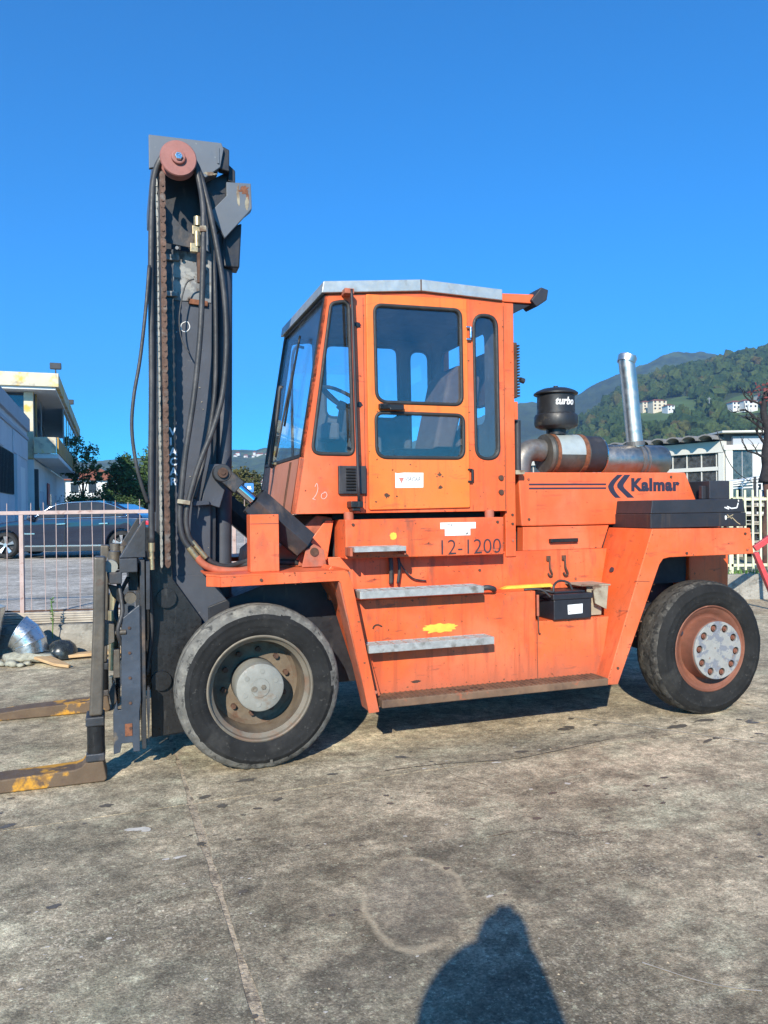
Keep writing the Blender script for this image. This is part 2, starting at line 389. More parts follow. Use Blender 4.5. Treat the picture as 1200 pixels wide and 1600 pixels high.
# ------------------------------------------------------------------ setting: materials
def concrete(name, pale, dark, ring=False):
    m = bpy.data.materials.new(name); m.use_nodes = True
    nt = m.node_tree; b = nt.nodes['Principled BSDF']
    tc = nd(nt, 'ShaderNodeTexCoord').outputs['Object']
    rot = nd(nt, 'ShaderNodeMapping'); nt.links.new(tc, rot.inputs[0]); rot.inputs[2].default_value = (0, 0, R(-20)); tr = rot.outputs[0]
    col = mixc(nt, rng(nt, nz(nt, tc, .7, 8, .66), .41, .59), dark, pale)
    col = mixc(nt, rng(nt, nz(nt, tc, 2.6, 10, .74), .47, .62, 0, .7), col, tuple(c * .55 for c in dark))
    col = mixc(nt, rng(nt, nz(nt, tc, 1.5, 9, .7, None, 4.), .53, .68, 0, .75), col, tuple(min(.72, c * 1.2) for c in pale))
    col = mixc(nt, rng(nt, nz(nt, tr, 1.6, 8, .66, (.45, 2.4, 1), 7.), .56, .72, 0, .7), col, (.085, .075, .06))
    col = mixc(nt, rng(nt, nz(nt, tr, 3.2, 8, .7, (.35, 3.5, 1), 11.), .58, .70, 0, .55), col, tuple(min(.74, c * 1.2) for c in pale))
    col = mixc(nt, rng(nt, nz(nt, tc, .9, 6, .6, None, 17.), .58, .74, 0, .5), col, (.20, .145, .085))
    col = mixc(nt, rng(nt, nz(nt, tc, 11, 10, .8, None, 41.), .48, .62, 0, .6), col, (.17, .145, .105))
    col = mixc(nt, rng(nt, nz(nt, tr, 14, 9, .78, (.6, 1.8, 1), 43.), .54, .64, 0, .6), col, tuple(min(.74, c * 1.15) for c in pale))
    col = mixc(nt, rng(nt, nz(nt, tr, 5, 9, .75, (.5, 2.5, 1), 47.), .60, .68, 0, .7), col, (.07, .06, .05))
    # dark mossy dirt that thickens over the part of the yard nobody drives on
    sx_ = nd(nt, 'ShaderNodeSeparateXYZ'); nt.links.new(tc, sx_.inputs[0])
    far_ = rng(nt, sx_.outputs[1], 2.2, 5.0, .16, -.10)
    mo = mathn(nt, 'ADD', nz(nt, tc, .8, 9, .68, None, 31.), far_)
    col = mixc(nt, rng(nt, mo, .50, .66, 0, .70), col, (.135, .12, .085))
    mo2 = mathn(nt, 'ADD', nz(nt, tc, 2.9, 9, .72, None, 37.), mathn(nt, 'MULTIPLY', far_, .5))
    col = mixc(nt, rng(nt, mo2, .54, .66, 0, .6), col, (.11, .10, .08))
    # exposed aggregate
    vo = nd(nt, 'ShaderNodeTexVoronoi'); vo.inputs['Scale'].default_value = 120; nt.links.new(tc, vo.inputs['Vector'])
    sp = nd(nt, 'ShaderNodeSeparateColor'); nt.links.new(vo.outputs['Color'], sp.inputs[0])
    agm = rng(nt, nz(nt, tc, 1.1, 6, .6, None, 23.), .42, .64, .12, 1)
    f1 = mathn(nt, 'MULTIPLY', rng(nt, sp.outputs[0], .74, .92, 0, .6), agm)
    col = mixc(nt, f1, col, (.68, .58, .42))
    f2 = mathn(nt, 'MULTIPLY', rng(nt, sp.outputs[1], .72, .95, 0, .5), agm)
    col = mixc(nt, f2, col, (.055, .05, .043))
    vo2 = nd(nt, 'ShaderNodeTexVoronoi'); vo2.inputs['Scale'].default_value = 4.2; nt.links.new(tr, vo2.inputs['Vector'])
    col = mixc(nt, rng(nt, vo2.outputs['Distance'], .035, .06, .75, 0), col, (.04, .037, .032))
    col = mixc(nt, rng(nt, nz(nt, tc, 48, 7, .8, None, 61.), .50, .62, 0, .6), col, (.13, .11, .08))
    col = mixc(nt, rng(nt, nz(nt, tc, 33, 7, .8, None, 67.), .56, .64, 0, .55), col, tuple(min(.76, c * 1.25) for c in pale))
    col = mixc(nt, rng(nt, nz(nt, tc, 170, 3, .7), .36, .62, 0, .55), col, tuple(c * .5 for c in dark))
    for sc_, of_, lo_, hi_, st_ in ((.55, 71., .84, 1.20, None), (1.7, 77., .84, 1.17, (.6, 1.5, 1)), (7.0, 83., .80, 1.20, None), (26., 89., .80, 1.20, None), (80., 97., .76, 1.24, None)):
        g_ = rng(nt, nz(nt, tr, sc_, 9, .7, st_, of_), .40, .60, lo_, hi_); cg = nd(nt, 'ShaderNodeCombineColor')
        for q in range(3): nt.links.new(g_, cg.inputs[q])
        col = mixc(nt, 1.0, col, cg.outputs[0], 'MULTIPLY')
    if ring:
        # a round tide mark left by a drum
        mp = nd(nt, 'ShaderNodeMapping'); nt.links.new(tc, mp.inputs[0])
        mp.inputs[1].default_value = (-.11 / .245, -3.30 / .43, 0); mp.inputs[3].default_value = (1 / .245, 1 / .43, 0)
        ad = nd(nt, 'ShaderNodeVectorMath', operation='LENGTH'); nt.links.new(mp.outputs[0], ad.inputs[0])
        d = mathn(nt, 'ADD', ad.outputs['Value'], mathn(nt, 'MULTIPLY', nz(nt, tc, 4, 6), .35))
        ringf = mathn(nt, 'MULTIPLY', rng(nt, mathn(nt, 'ABSOLUTE', mathn(nt, 'SUBTRACT', d, 1.06)), .010, .075, 1, 0), rng(nt, nz(nt, tc, 3.1, 4, .6, None, 2.), .38, .52))
        col = mixc(nt, mathn(nt, 'MULTIPLY', ringf, .5), col, (.60, .48, .31))
        col = mixc(nt, mathn(nt, 'MULTIPLY', rng(nt, d, .85, 1.15, .20, 0), 1.0), col, (.20, .17, .14))
    nt.links.new(col, b.inputs['Base Color']); b.inputs['Roughness'].default_value = .92; b.inputs['Specular IOR Level'].default_value = .25
    bp = nd(nt, 'ShaderNodeBump'); bp.inputs['Distance'].default_value = .0035; bp.inputs['Strength'].default_value = .7
    h = mathn(nt, 'ADD', nz(nt, tc, 75, 8, .75), mathn(nt, 'MULTIPLY', vo.outputs['Distance'], -.5))
    nt.links.new(h, bp.inputs['Height']); nt.links.new(bp.outputs[0], b.inputs['Normal'])
    MATS[name] = m
concrete('yard_concrete', (.72, .59, .395), (.39, .31, .20), True)
concrete('pale_concrete', (.62, .57, .50), (.50, .46, .40))
mat('joint_dirt', (.47, .37, .245), .95, 0, .3, 8, (((.50, .41, .28), 24, .5, .6, None, .8), ((.13, .10, .07), 14, .50, .60, None, .85), ((.2, .16, .11), 60, .5, .6, None, .7)), .008, 60)
mat('ground_soil', (.20, .19, .14), .95, 0, .25, .05, (((.10, .14, .045), .02, .45, .6, None, .9),), 0)
mat('curb_concrete', (.30, .28, .24), .95, 0, .25, 3, (((.14, .13, .11), 7, .52, .68, None, .8), ((.45, .43, .38), 12, .58, .7, None, .6)), .02, 22)
mat('fence_pink', (.44, .33, .30), .6, 0, .15, 10, (((.22, .10, .07), 14, .58, .68, None, .7),), .0006, 60)
mat('fence_cream', (.62, .62, .42), .6, 0, .1, 6, (((.35, .33, .22), 8, .6, .75, None, .6),), 0)
mat('ribbed_sheet', (.42, .37, .30), .85, 0, .2, 4, (((.22, .18, .14), 8, .5, .7, None, .6),), 0)
mat('leaf', (.075, .125, .035), .7, 0, .5, .6, (((.12, .15, .03), 1.3, .5, .7, None, .7),), 0, spec=.3)
mat('leaf_dark', (.050, .095, .028), .7, 0, .4, .8, (((.10, .14, .04), 1.5, .5, .7, None, .7),), 0, spec=.3)
mat('leaf_olive', (.085, .085, .03), .7, 0, .4, .9, (((.14, .11, .035), 1.5, .5, .7, None, .7),), 0, spec=.3)
mat('leaf_red', (.16, .04, .035), .7, 0, .3, .9, (), 0)
mat('weed', (.09, .19, .03), .7, 0, .3, 9, (), 0)
mat('bark', (.075, .055, .04), .9, 0, .3, 8, (((.03, .025, .022), 12, .5, .65, None, .7),), .006, 30)
mat('bark_red', (.10, .05, .035), .9, 0, .3, 5, (((.03, .025, .022), 9, .5, .65, None, .7),), .006, 30)
mat('bark_black', (.022, .019, .020), .9, 0, .4, 8, (), .004, 30)
mat('meadow', (.095, .15, .04), .9, 0, .3, .03, (((.07, .12, .03), .06, .5, .65, None, .7),), 0)
mat('hill_under', (.045, .07, .025), .95, 0, .3, .05, (), 0)
mat('far_forest', (.050, .075, .032), .95, 0, .5, .025, (((.02, .035, .016), .05, .48, .62, None, .8), ((.10, .14, .05), .008, .52, .62, None, .6)), 0)
mat('far_left', (.075, .115, .045), .95, 0, .5, .010, (((.03, .05, .022), .018, .46, .60, None, .8), ((.16, .20, .08), .006, .52, .62, (1, 3, 1), .7)), 0)
mat('white_wall', (.72, .72, .70), .85, 0, .06, .8, (((.45, .43, .38), 2.0, .60, .75, (1, 1, .4), .5),), .002, 10)
mat('shed_wall', (.55, .57, .60), .85, 0, .06, .8, (((.38, .38, .38), 1.5, .58, .75, (1, 1, .4), .5),), .002, 10)
mat('shed_band', (.40, .42, .46), .85, 0, .06, .8, (), 0)
mat('peel_yellow', (.62, .55, .40), .85, 0, .1, 1.5, (((.70, .42, .04), 1.1, .50, .60, None, .85), ((.20, .19, .18), 1.6, .56, .66, None, .6)), .004, 8)
mat('ochre', (.45, .26, .07), .85, 0, .2, 1.5, (((.25, .25, .25), 1.2, .52, .62, None, .7),), 0)
mat('roof_tile', (.30, .095, .045), .9, 0, .3, 6, (((.16, .06, .035), 9, .5, .65, None, .7),), .02, 6)
mat('cream_house', (.72, .62, .46), .9, 0, .06, .3, (), 0)
mat('white_house', (.78, .77, .73), .9, 0, .06, .3, (), 0)
mat('pink_house', (.60, .36, .26), .9, 0, .06, .3, (), 0)
mat('dark_window', (.03, .035, .04), .15, 0, .2, 1, (), 0)
mat('roof_sheet', (.20, .19, .18), .8, 0, .3, 3, (((.25, .24, .22), 4, .55, .7, None, .6),), .004, 20)
mat('factory_white', (.62, .60, .54), .85, 0, .05, .5, (((.5, .48, .43), 1.4, .6, .75, (1, 1, .4), .5),), 0)
mat('curtain', (.72, .74, .72), .8, 0, .1, 4, (), 0)
mat('lamp_black', (.03, .03, .033), .5, 0, .2, 4, (), 0)
mat('sign_blue', (.03, .19, .55), .4, 0, .05, 2, (), 0)
mat('sign_white', (.8, .8, .8), .5, 0, .05, 2, (), 0)
mat('sign_yellow', (.62, .48, .03), .5, 0, .1, 2, (), 0)
mat('sign_red', (.5, .06, .06), .5, 0, .1, 2, (), 0)
mat('post_grey', (.4, .4, .4), .6, .2, .1, 5, (), 0)
mat('barrier_red', (.55, .055, .06), .5, 0, .12, 6, (((.62, .25, .22), 5, .55, .7, None, .6),), 0)
mat('plank', (.50, .33, .17), .8, 0, .15, 6, (((.28, .16, .07), 7, .5, .65, (.5, 6, 6), .7),), .002, 30)
mat('duct_zinc', (.60, .62, .63), .32, .95, .12, 6, (((.35, .34, .32), 9, .55, .7, None, .5),), .0006, 40)
mat('rubble', (.34, .33, .26), .95, 0, .2, 12, (((.18, .17, .13), 20, .5, .65, None, .7),), .01, 40)
mat('black_dome', (.02, .024, .025), .25, 0, .4, 12, (((.09, .11, .10), 14, .55, .7, None, .7),), 0)
mat('crate_blue', (.02, .13, .35), .5, 0, .15, 4, (), 0)
mat('pallet_wood', (.34, .30, .23), .9, 0, .25, 4, (), 0)
mat('car_blue', (.012, .020, .045), .22, .45, .06, 2, (), 0, spec=.6, coat=1.0, rvar=.02)
mat('car_trim', (.016, .016, .018), .4, 0, .1, 4, (), 0)
mat('car_chrome', (.75, .76, .78), .12, 1.0, .03, 5, (), 0, rvar=.03)
mat('car_tyre', (.02, .02, .02), .85, 0, .2, 5, (), 0)
mat('alloy', (.55, .55, .56), .3, .9, .08, 9, (), 0)
mat('tail_red', (.62, .012, .02), .2, 0, .05, 5, (), 0, coat=1)
glass('car_glass', (.10, .13, .15), 1.4, .01, .01)
glass('pane_blue', (.35, .48, .56), 1.3, .02, .03)
glass('factory_glass', (.30, .36, .36), 1.2, .12, .05)

# ------------------------------------------------------------------ ground: a base sheet and the cast slabs on it
gb0 = B(); n_ = 40
gb0.add([(-6000, -200, -.035), (6000, -200, -.035), (6000, 9000, -.035), (-6000, 9000, -.035)], [(0, 1, 2, 3)])
ground = tag(gb0.build('ground', 'ground_soil'), kind='structure')
B().box(-14, 14, -7, 15.5, -.2, -.0025).build('joint_filling', 'joint_dirt', ground)
ga = R(20.3); g1 = Vector((math.cos(ga), math.sin(ga))); g2 = Vector((-math.sin(ga), math.cos(ga))); gO = Vector((-1.125, 4.40))
SZ = 4.6
for i in range(-3, 3):
    for j in range(-3, 3):
        ctr = gO + g1 * (i + .5) * SZ + g2 * (j + .5) * SZ
        if not (-11 < ctr.x < 11 and -5 < ctr.y < 14): continue
        pts = []; n = 110
        for e in range(4):
            a = [(0, 0), (1, 0), (1, 1), (0, 1)][e]; b = [(1, 0), (1, 1), (0, 1), (0, 0)][e]
            for k in range(n):
                t = k / n; q = Vector((a[0] + (b[0] - a[0]) * t, a[1] + (b[1] - a[1]) * t))
                p = gO + g1 * (i + q.x) * SZ + g2 * (j + q.y) * SZ
                inn = Vector((.5 - q.x, .5 - q.y)); inn = Vector((1 if abs(inn.x) > .499 else 0, 1 if abs(inn.y) > .499 else 0))
                s = Vector((1 if q.x < .5 else -1, 1 if q.y < .5 else -1))
                w = .010 + .016 * max(0, noise.noise(Vector((p.x * 5, p.y * 5, 1.7))) + .25) + .016 * max(0, noise.noise(Vector((p.x * 1.7, p.y * 1.7, 4.2))))
                if e in (0, 2) : w *= .28
                p = p + g1 * s.x * inn.x * w + g2 * s.y * inn.y * w
                pts.append((p.x, p.y))
        B().hprism(pts, -.06, 0).build('slab', 'yard_concrete', ground)
# hairline repairs in the slabs (pale cement filled cracks)
mat('cement_fill', (.40, .36, .29), .95, 0, .2, 20, (), 0)
def crack(name, pts, w, material='cement_fill'):
    P = crom([Vector((p[0], p[1], 0)) for p in pts], 14); vs = []; L = len(P)
    for i, p in enumerate(P):
        d = (P[min(i + 1, L - 1)] - P[max(i - 1, 0)]).normalized(); nn = Vector((-d.y, d.x, 0))
        p = p + nn * .02 * noise.noise(p * 3.0)
        ww = w * (.35 + .9 * abs(noise.noise(p * 7.0)) + .3 * abs(noise.noise(p * 23)))
        vs += [(p + nn * ww)[:2] + (.0035,), (p - nn * ww)[:2] + (.0035,)]
    B().add(vs, [(2 * i, 2 * i + 1, 2 * i + 3, 2 * i + 2) for i in range(L - 1)]).build(name, material, ground)
crack('repaired_crack', [(1.45, 6.12), (1.9, 5.83), (2.66, 5.35), (3.6, 4.8)], .011)
crack('repaired_crack', [(.92, 2.80), (1.08, 2.71), (1.28, 2.64)], .006)
# oil drips, old scuffs and fine cracks
mat('oil_drip', (.115, .098, .076), .55, 0, .3, 30, (), 0)
mat('pale_scuff', (.55, .50, .42), .95, 0, .2, 30, (), 0)
def spots(name, label, spec, material, z, seed):
    rr_ = random.Random(seed); b = B()
    for (cx_, cy_, sx, sy, n, rmin, rmax, el) in spec:
        for k in range(n):
            x = rr_.gauss(cx_, sx); y = rr_.gauss(cy_, sy); r_ = rmin + (rmax - rmin) * rr_.random() ** 3; a = ga + rr_.gauss(0, .3); e_ = rr_.uniform(1, el); pts = []
            for q in range(14):
                t = 2 * math.pi * q / 14; w_ = r_ * (1 + .55 * noise.noise(Vector((math.cos(t) * 1.8, math.sin(t) * 1.8, k * 3.7 + seed))))
                px_, py_ = e_ * w_ * math.cos(t), w_ * math.sin(t)
                pts.append((x + px_ * math.cos(a) - py_ * math.sin(a), y + px_ * math.sin(a) + py_ * math.cos(a)))
            b.add([(p[0], p[1], z + k * .00001) for p in pts], [tuple(range(14))])
    return tag(b.build(name, material), label, 'stain', kind='stuff')
spots('oil_drips', 'dark oil drips and spots scattered over the concrete yard', [(.2, 4.6, 1.2, .35, 46, .006, .03, 2.6), (2.2, 5.75, .6, .25, 30, .008, .04, 3), (-1.4, 4.2, .5, .5, 16, .005, .03, 2), (.2, 3.3, .9, .5, 40, .003, .014, 1.6), (-1.1, 3.2, .5, .4, 14, .004, .022, 2)], 'oil_drip', .0012, 3)
spots('pale_scuffs', 'small white scuffs and specks on the concrete yard', [(-1.32, 4.05, .04, .02, 3, .02, .045, 2.6), (-1.03, 3.72, .03, .02, 2, .012, .02, 2.5), (-1.25, 3.0, .14, .12, 9, .003, .012, 2.5), (.4, 3.7, .4, .4, 20, .003, .012, 2.5), (.2, 2.8, .7, .3, 30, .002, .007, 1.6), (-.9, 3.0, .4, .4, 25, .002, .007, 1.6), (1.3, 4.6, .6, .4, 14, .004, .016, 3)], 'pale_scuff', .0016, 9)
crack('hairline_crack', [(-.02, 4.91), (.35, 5.02), (.8, 5.10), (1.1, 5.24), (1.6, 5.50)], .008, 'oil_drip')
crack('hairline_crack', [(.35, 5.02), (.42, 4.8), (.6, 4.62)], .004, 'oil_drip')
crack('hairline_crack', [(.5, 3.9), (.75, 3.98), (1.0, 3.9), (1.25, 4.0)], .003, 'oil_drip')
# loose grit on the slabs
gr = B(); rg = random.Random(3)
for k in range(700):
    y = 2.2 + 5.5 * rg.random() ** 1.8; x = rg.uniform(-.62, .62) * y; s = .002 + .005 * rg.random() ** 4
    vs = [(x + s * rg.uniform(.6, 1.2) * dx, y + s * rg.uniform(.6, 1.2) * dy, .0 + s * (.9 if dz else .0) * rg.uniform(.5, .9)) for dx, dy, dz in ((-1, -1, 0), (1, -1, 0), (1, 1, 0), (-1, 1, 0), (0, 0, 1))]
    gr.add(vs, [(0, 1, 4), (1, 2, 4), (2, 3, 4), (3, 0, 4)])
tag(gr.build('grit', 'joint_dirt'), 'tiny tan stones and grit scattered over the concrete yard', 'grit', kind='stuff')
# the raised yard beyond the pink fence
ry = B(); ry.add([(-60, 2.9, .40), (-4.3, 9.38, .40), (.2, 9.98, .40), (.2, 30, .46), (-9, 70, .5), (-60, 70, .5)], [(0, 1, 2, 3, 4, 5)])
tag(ry.build('raised_yard', 'pale_concrete'), kind='structure')
ry2 = B(); ry2.add([(2.0, 13.95, .42), (60, 13.95, .42), (80, 80, .6), (2, 80, .6)], [(0, 1, 2, 3)])
tag(ry2.build('factory_yard', 'ground_soil'), kind='structure')

# ------------------------------------------------------------------ hills
def interp(tab, x):
    if x <= tab[0][0]: return tab[0][1]
    for (a, b), (c, d) in zip(tab, tab[1:]):
        if x <= c: return b + (d - b) * (x - a) / (c - a)
    return tab[-1][1]
near_ridge = [(640, 789), (700, 770), (815, 712), (860, 698), (905, 668), (960, 626), (1000, 602), (1060, 582), (1100, 577), (1150, 562), (1200, 552), (1300, 535), (1450, 520), (1600, 515)]
far_ridge = [(-900, 700), (-300, 716), (0, 726), (200, 716), (340, 708), (366, 704), (395, 706), (425, 702), (520, 705), (640, 690), (760, 646), (815, 627), (850, 624), (880, 618), (905, 611), (940, 594), (1000, 570), (1050, 553), (1085, 549), (1115, 553), (1140, 560), (1200, 575), (1500, 560)]
YN0, YN1 = 240.0, 900.0
def hz(px): return 795 - (px - 600) * .0131
def near_z(X, Y):
    px = 600 + 1200 * X / Y
    zr = max(0, (hz(px) - interp(near_ridge, px)) / 1200 * YN1)
    t = (Y - YN0) / (YN1 - YN0)
    if t <= 0: return 0
    s = t * t * (3 - 2 * t) * .45 + t * .55 if t < 1 else 1 - (t - 1) * .4
    return zr * s + 4 * noise.noise(Vector((X * .008, Y * .008, 0)))
hb_ = B(); vs = []; NX, NY = 90, 40
for j in range(NY + 1):
    Y = YN0 + (1150 - YN0) * j / NY
    for i in range(NX + 1):
        X = Y * (40 + (1040 - 0) * i / NX) / 1200
        vs.append((X, Y, near_z(X, Y) - .2))
hb_.add(vs, [(j * (NX + 1) + i, j * (NX + 1) + i + 1, (j + 1) * (NX + 1) + i + 1, (j + 1) * (NX + 1) + i) for j in range(NY) for i in range(NX)], True)
tag(hb_.build('wooded_hill', 'hill_under'), kind='structure')
def far_mesh(px0, px1, Y0, Y1, Y2, nm, mt, res, amp, seed):
    b = B(); vs = []; NX = int((px1 - px0) / 1200 * Y1 / res); NY = 70
    for j in range(NY + 1):
        Y = Y0 + (Y2 - Y0) * j / NY; t = (Y - Y0) / (Y1 - Y0)
        s = t * t * (3 - 2 * t) * .3 + t * .7 if t < 1 else 1 - (t - 1) * .5
        for i in range(NX + 1):
            px = px0 + (px1 - px0) * i / NX
            zr = (hz(px) - interp(far_ridge, px)) / 1200 * Y1
            q = Vector((px * Y1 / 1200 * .011, Y * .011, seed))
            z = zr * s + amp * 2.2 * noise.noise(q * .25) * min(1, t * 2) + amp * noise.noise(q * 2.4) + amp * .9 * noise.noise(q * 6)
            vs.append(((px - 600) / 1200 * Y, Y, z))
    b.add(vs, [(j * (NX + 1) + i, j * (NX + 1) + i + 1, (j + 1) * (NX + 1) + i + 1, (j + 1) * (NX + 1) + i) for j in range(NY) for i in range(NX)], False)
    return tag(b.build(nm, mt), kind='structure')
far_mesh(640, 1500, 1165, 1550, 1750, 'far_mountain', 'far_forest', 8, 4.5, 1.0)
far_mesh(-500, 700, 800, 1560, 1750, 'far_hillside', 'far_left', 9, 3.2, 5.0)

# ---- the wood on the near hill: a mass of crowns that reads as one
def ico(sub=1):
    bm = bmesh.new(); bmesh.ops.create_icosphere(bm, subdivisions=sub, radius=1)
    v = [q.co.copy() for q in bm.verts]; f = [tuple(x.index for x in q.verts) for q in bm.faces]; bm.free(); return v, f
IV, IF = ico(2)
def meadow_at(px, py):
    return (1040 < px < 1092 and 622 < py < 650) or (1126 < px < 1200 and 616 < py < 652) or (985 < px < 1052 and 628 < py < 660)
rf_ = random.Random(11); fo_v = []; fo_f = []; fo_t = []
cnt = 0
while cnt < 3300:
    Y = YN0 + 40 + (960 - YN0 - 40) * rf_.random() ** .75
    px = rf_.uniform(700, 1420); X = (px - 600) / 1200 * Y
    z = near_z(X, Y); py = hz(px) - (z - 1.68) * 1200 / Y
    if z < 3 and Y > 330: continue
    if meadow_at(px, py) or (py > 0 and meadow_at(px, py - 9)): continue
    cnt += 1
    h = (4.5 + 8.5 * rf_.random() ** 1.8) * (.8 if Y < 420 else 1); w_ = h * rf_.uniform(.34, .62); tint = rf_.random() ** 1.25 * .8 + .2 * rf_.random()
    for _ in range(4):
        ox, oy, oz = rf_.uniform(-.5, .5) * w_, rf_.uniform(-.5, .5) * w_, h * rf_.uniform(.30, .62)
        s = w_ * rf_.uniform(.35, .75); o = len(fo_v); sd_ = rf_.uniform(0, 90)
        for v in IV:
            k = 1 + .7 * noise.noise(v * 2.3 + Vector((sd_, 0, 0))) + rf_.uniform(-.22, .22)
            fo_v.append((X + ox + v.x * s * k, Y + oy + v.y * s * k, z + oz + v.z * s * k * 1.15))
        fo_f += [(a + o, b + o, c + o) for a, b, c in IF]; fo_t += [min(1, max(0, tint + rf_.uniform(-.12, .12)))] * len(IV)
me = bpy.data.meshes.new('wood'); me.from_pydata(fo_v, [], fo_f); me.update()
at = me.attributes.new('tint', 'FLOAT', 'POINT'); at.data.foreach_set('value', fo_t)
m = bpy.data.materials.new('wood_leaves'); m.use_nodes = True; nt = m.node_tree; b = nt.nodes['Principled BSDF']
an = nd(nt, 'ShaderNodeAttribute', attribute_name='tint'); cr = nd(nt, 'ShaderNodeValToRGB'); nt.links.new(an.outputs['Fac'], cr.inputs[0])
e = cr.color_ramp.elements; e[0].color = (.032, .062, .025, 1); e[1].color = (.13, .095, .03, 1)
for p, c in ((.35, (.058, .098, .031)), (.6, (.082, .118, .034)), (.82, (.12, .15, .042))):
    q = cr.color_ramp.elements.new(p); q.color = (*c, 1)
tcn = nd(nt, 'ShaderNodeTexCoord').outputs['Object']
nt.links.new(mixc(nt, rng(nt, nz(nt, tcn, .9, 6, .7), .35, .65, 0, .75), cr.outputs[0], (.018, .03, .012)), b.inputs['Base Color']); b.inputs['Roughness'].default_value = .9; b.inputs['Specular IOR Level'].default_value = .15
MATS['wood_leaves'] = m
tag(link('wood', me, 'wood_leaves'), 'dense green and olive wood covering the hillside on the right', 'wood', kind='stuff')
# meadow clearings with the hillside houses
def on_hill(px, py):
    """where the sight line meets the near hill"""
    best = None
    for k in range(400):
        Y = YN0 + 10 + (YN1 - YN0) * k / 400; X = (px - 600) / 1200 * Y; z = near_z(X, Y)
        yy = hz(px) - (z - 1.68) * 1200 / Y
        if yy <= py: return X, Y, z
    return X, Y, z
for k, (pts) in enumerate(([(1038, 652), (1095, 650), (1096, 624), (1070, 620), (1040, 628)], [(1122, 655), (1205, 645), (1240, 612), (1190, 612), (1150, 622), (1125, 632)], [(990, 662), (1050, 662), (1052, 640), (992, 640)])):
    vs = []
    cxp = sum(p[0] for p in pts) / len(pts); cyp = sum(p[1] for p in pts) / len(pts)
    grid = 8; ring = [(cxp, cyp)] + pts
    b = B(); allv = []
    for s in (0, .35, .7, 1):
        for (x, y) in pts:
            X, Y, z = on_hill(cxp + (x - cxp) * s, cyp + (y - cyp) * s); allv.append((X, Y, z + .5))
    L = len(pts)
    b.add(allv, [(r_ * L + i, r_ * L + (i + 1) % L, (r_ + 1) * L + (i + 1) % L, (r_ + 1) * L + i) for r_ in range(3) for i in range(L)], True)
    tag(b.build('meadow', 'meadow'), kind='structure')

def house(name, label, loc, rz, w, d, h, wallm, roofm, floors, cols, group=None, rh=None, cat='house', shutters=None):
    o = empty(name, loc, rz); tag(o, label, cat, group)
    B().box(-w / 2, w / 2, -d / 2, d / 2, -2, h).build('wall', wallm, o)
    rh = rh if rh is not None else w * .16; e_ = .5
    b = B(); b.add([(-w / 2 - e_, -d / 2 - e_, h + .02), (w / 2 + e_, -d / 2 - e_, h + .02), (w / 2 + e_, d / 2 + e_, h + .02), (-w / 2 - e_, d / 2 + e_, h + .02), (-w / 2 + d * .3, 0, h + rh), (w / 2 - d * .3, 0, h + rh)],
                   [(0, 1, 5, 4), (2, 3, 4, 5), (1, 2, 5), (3, 0, 4), (3, 2, 1, 0)])
    b.build('roof', roofm, o)
    for f in range(floors):
        for c in range(cols):
            x = -w / 2 + w * (c + .5) / cols; z = h * (f + .38) / floors
            wn_ = B().box(x - .55, x + .55, -d / 2 - .06, -d / 2 - .01, z, z + h / floors * .5).build('window', 'dark_window', o)
            if shutters: B().box(x - 1.0, x - .58, -d / 2 - .10, -d / 2 - .02, z, z + h / floors * .5).build('shutter', shutters, wn_)
    return o
def hill_house(px, py, wpx, hpx, nm, label, wallm, floors, cols, rz=.1, group='houses on the wooded hill', sh=None):
    X, Y, z = on_hill(px, py); k = Y / 1200
    return house(nm, label, (X, Y - 6, z - .5), rz, wpx * k, 9, hpx * k, wallm, 'roof_tile', floors, cols, group, 1.6, 'house', sh)
hill_house(1005, 644, 15, 13, 'hill_house', 'cream house at the left end of the row on the wooded hill', 'cream_house', 3, 2)
hill_house(1024, 644, 22, 15, 'hill_house', 'tall cream house in the middle of the row on the wooded hill', 'cream_house', 3, 3, sh='ochre')
hill_house(1041, 645, 11, 9, 'hill_house', 'low white annexe at the right end of the row on the wooded hill', 'white_house', 2, 2)
hill_house(1143, 642, 18, 11, 'hill_house', 'white house with small windows left of the white pair on the hill', 'white_house', 2, 3)
hill_house(1162, 641, 22, 12, 'hill_house', 'white house right of the white pair on the hill', 'white_house', 2, 3)
hill_house(1192, 632, 28, 14, 'hill_house', 'cream house nearest the right edge on the wooded hill', 'cream_house', 2, 3)
# power pole in the meadow
X, Y, z = on_hill(1107, 648)
pl = empty('utility_pole', (X, Y - 3, z)); tag(pl, 'thin pale utility pole standing in the hillside meadow', 'pole')
B().cyl((0, 0, -1), (0, 0, 11), .22, n=8).build('shaft', 'post_grey', pl); B().box(-1.2, 1.2, -.1, .1, 9.6, 9.9).build('crossarm', 'post_grey', pl)
# far village
rv = random.Random(5)
for k in range(30):
    if k < 20: px, py = rv.uniform(366, 424), rv.uniform(711, 724)
    else: px, py = rv.uniform(366, 424), rv.uniform(748, 762)
    Y = 1380 if k < 20 else 1000
    X, _, _ = ((px - 600) / 1200 * Y, 0, 0); z = 1.68 + (hz(px) - py) / 1200 * Y
    w_ = rv.uniform(4, 8) if k < 20 else rv.uniform(3.5, 6)
    house('village_house', 'tiny pale house of the far hazy village seen between mast and cab', (X, Y, z), rv.uniform(-.4, .4), w_, 5, rv.uniform(2.5, 4.5), 'white_house', 'roof_tile', 0, 0, 'far village houses', 2.5)

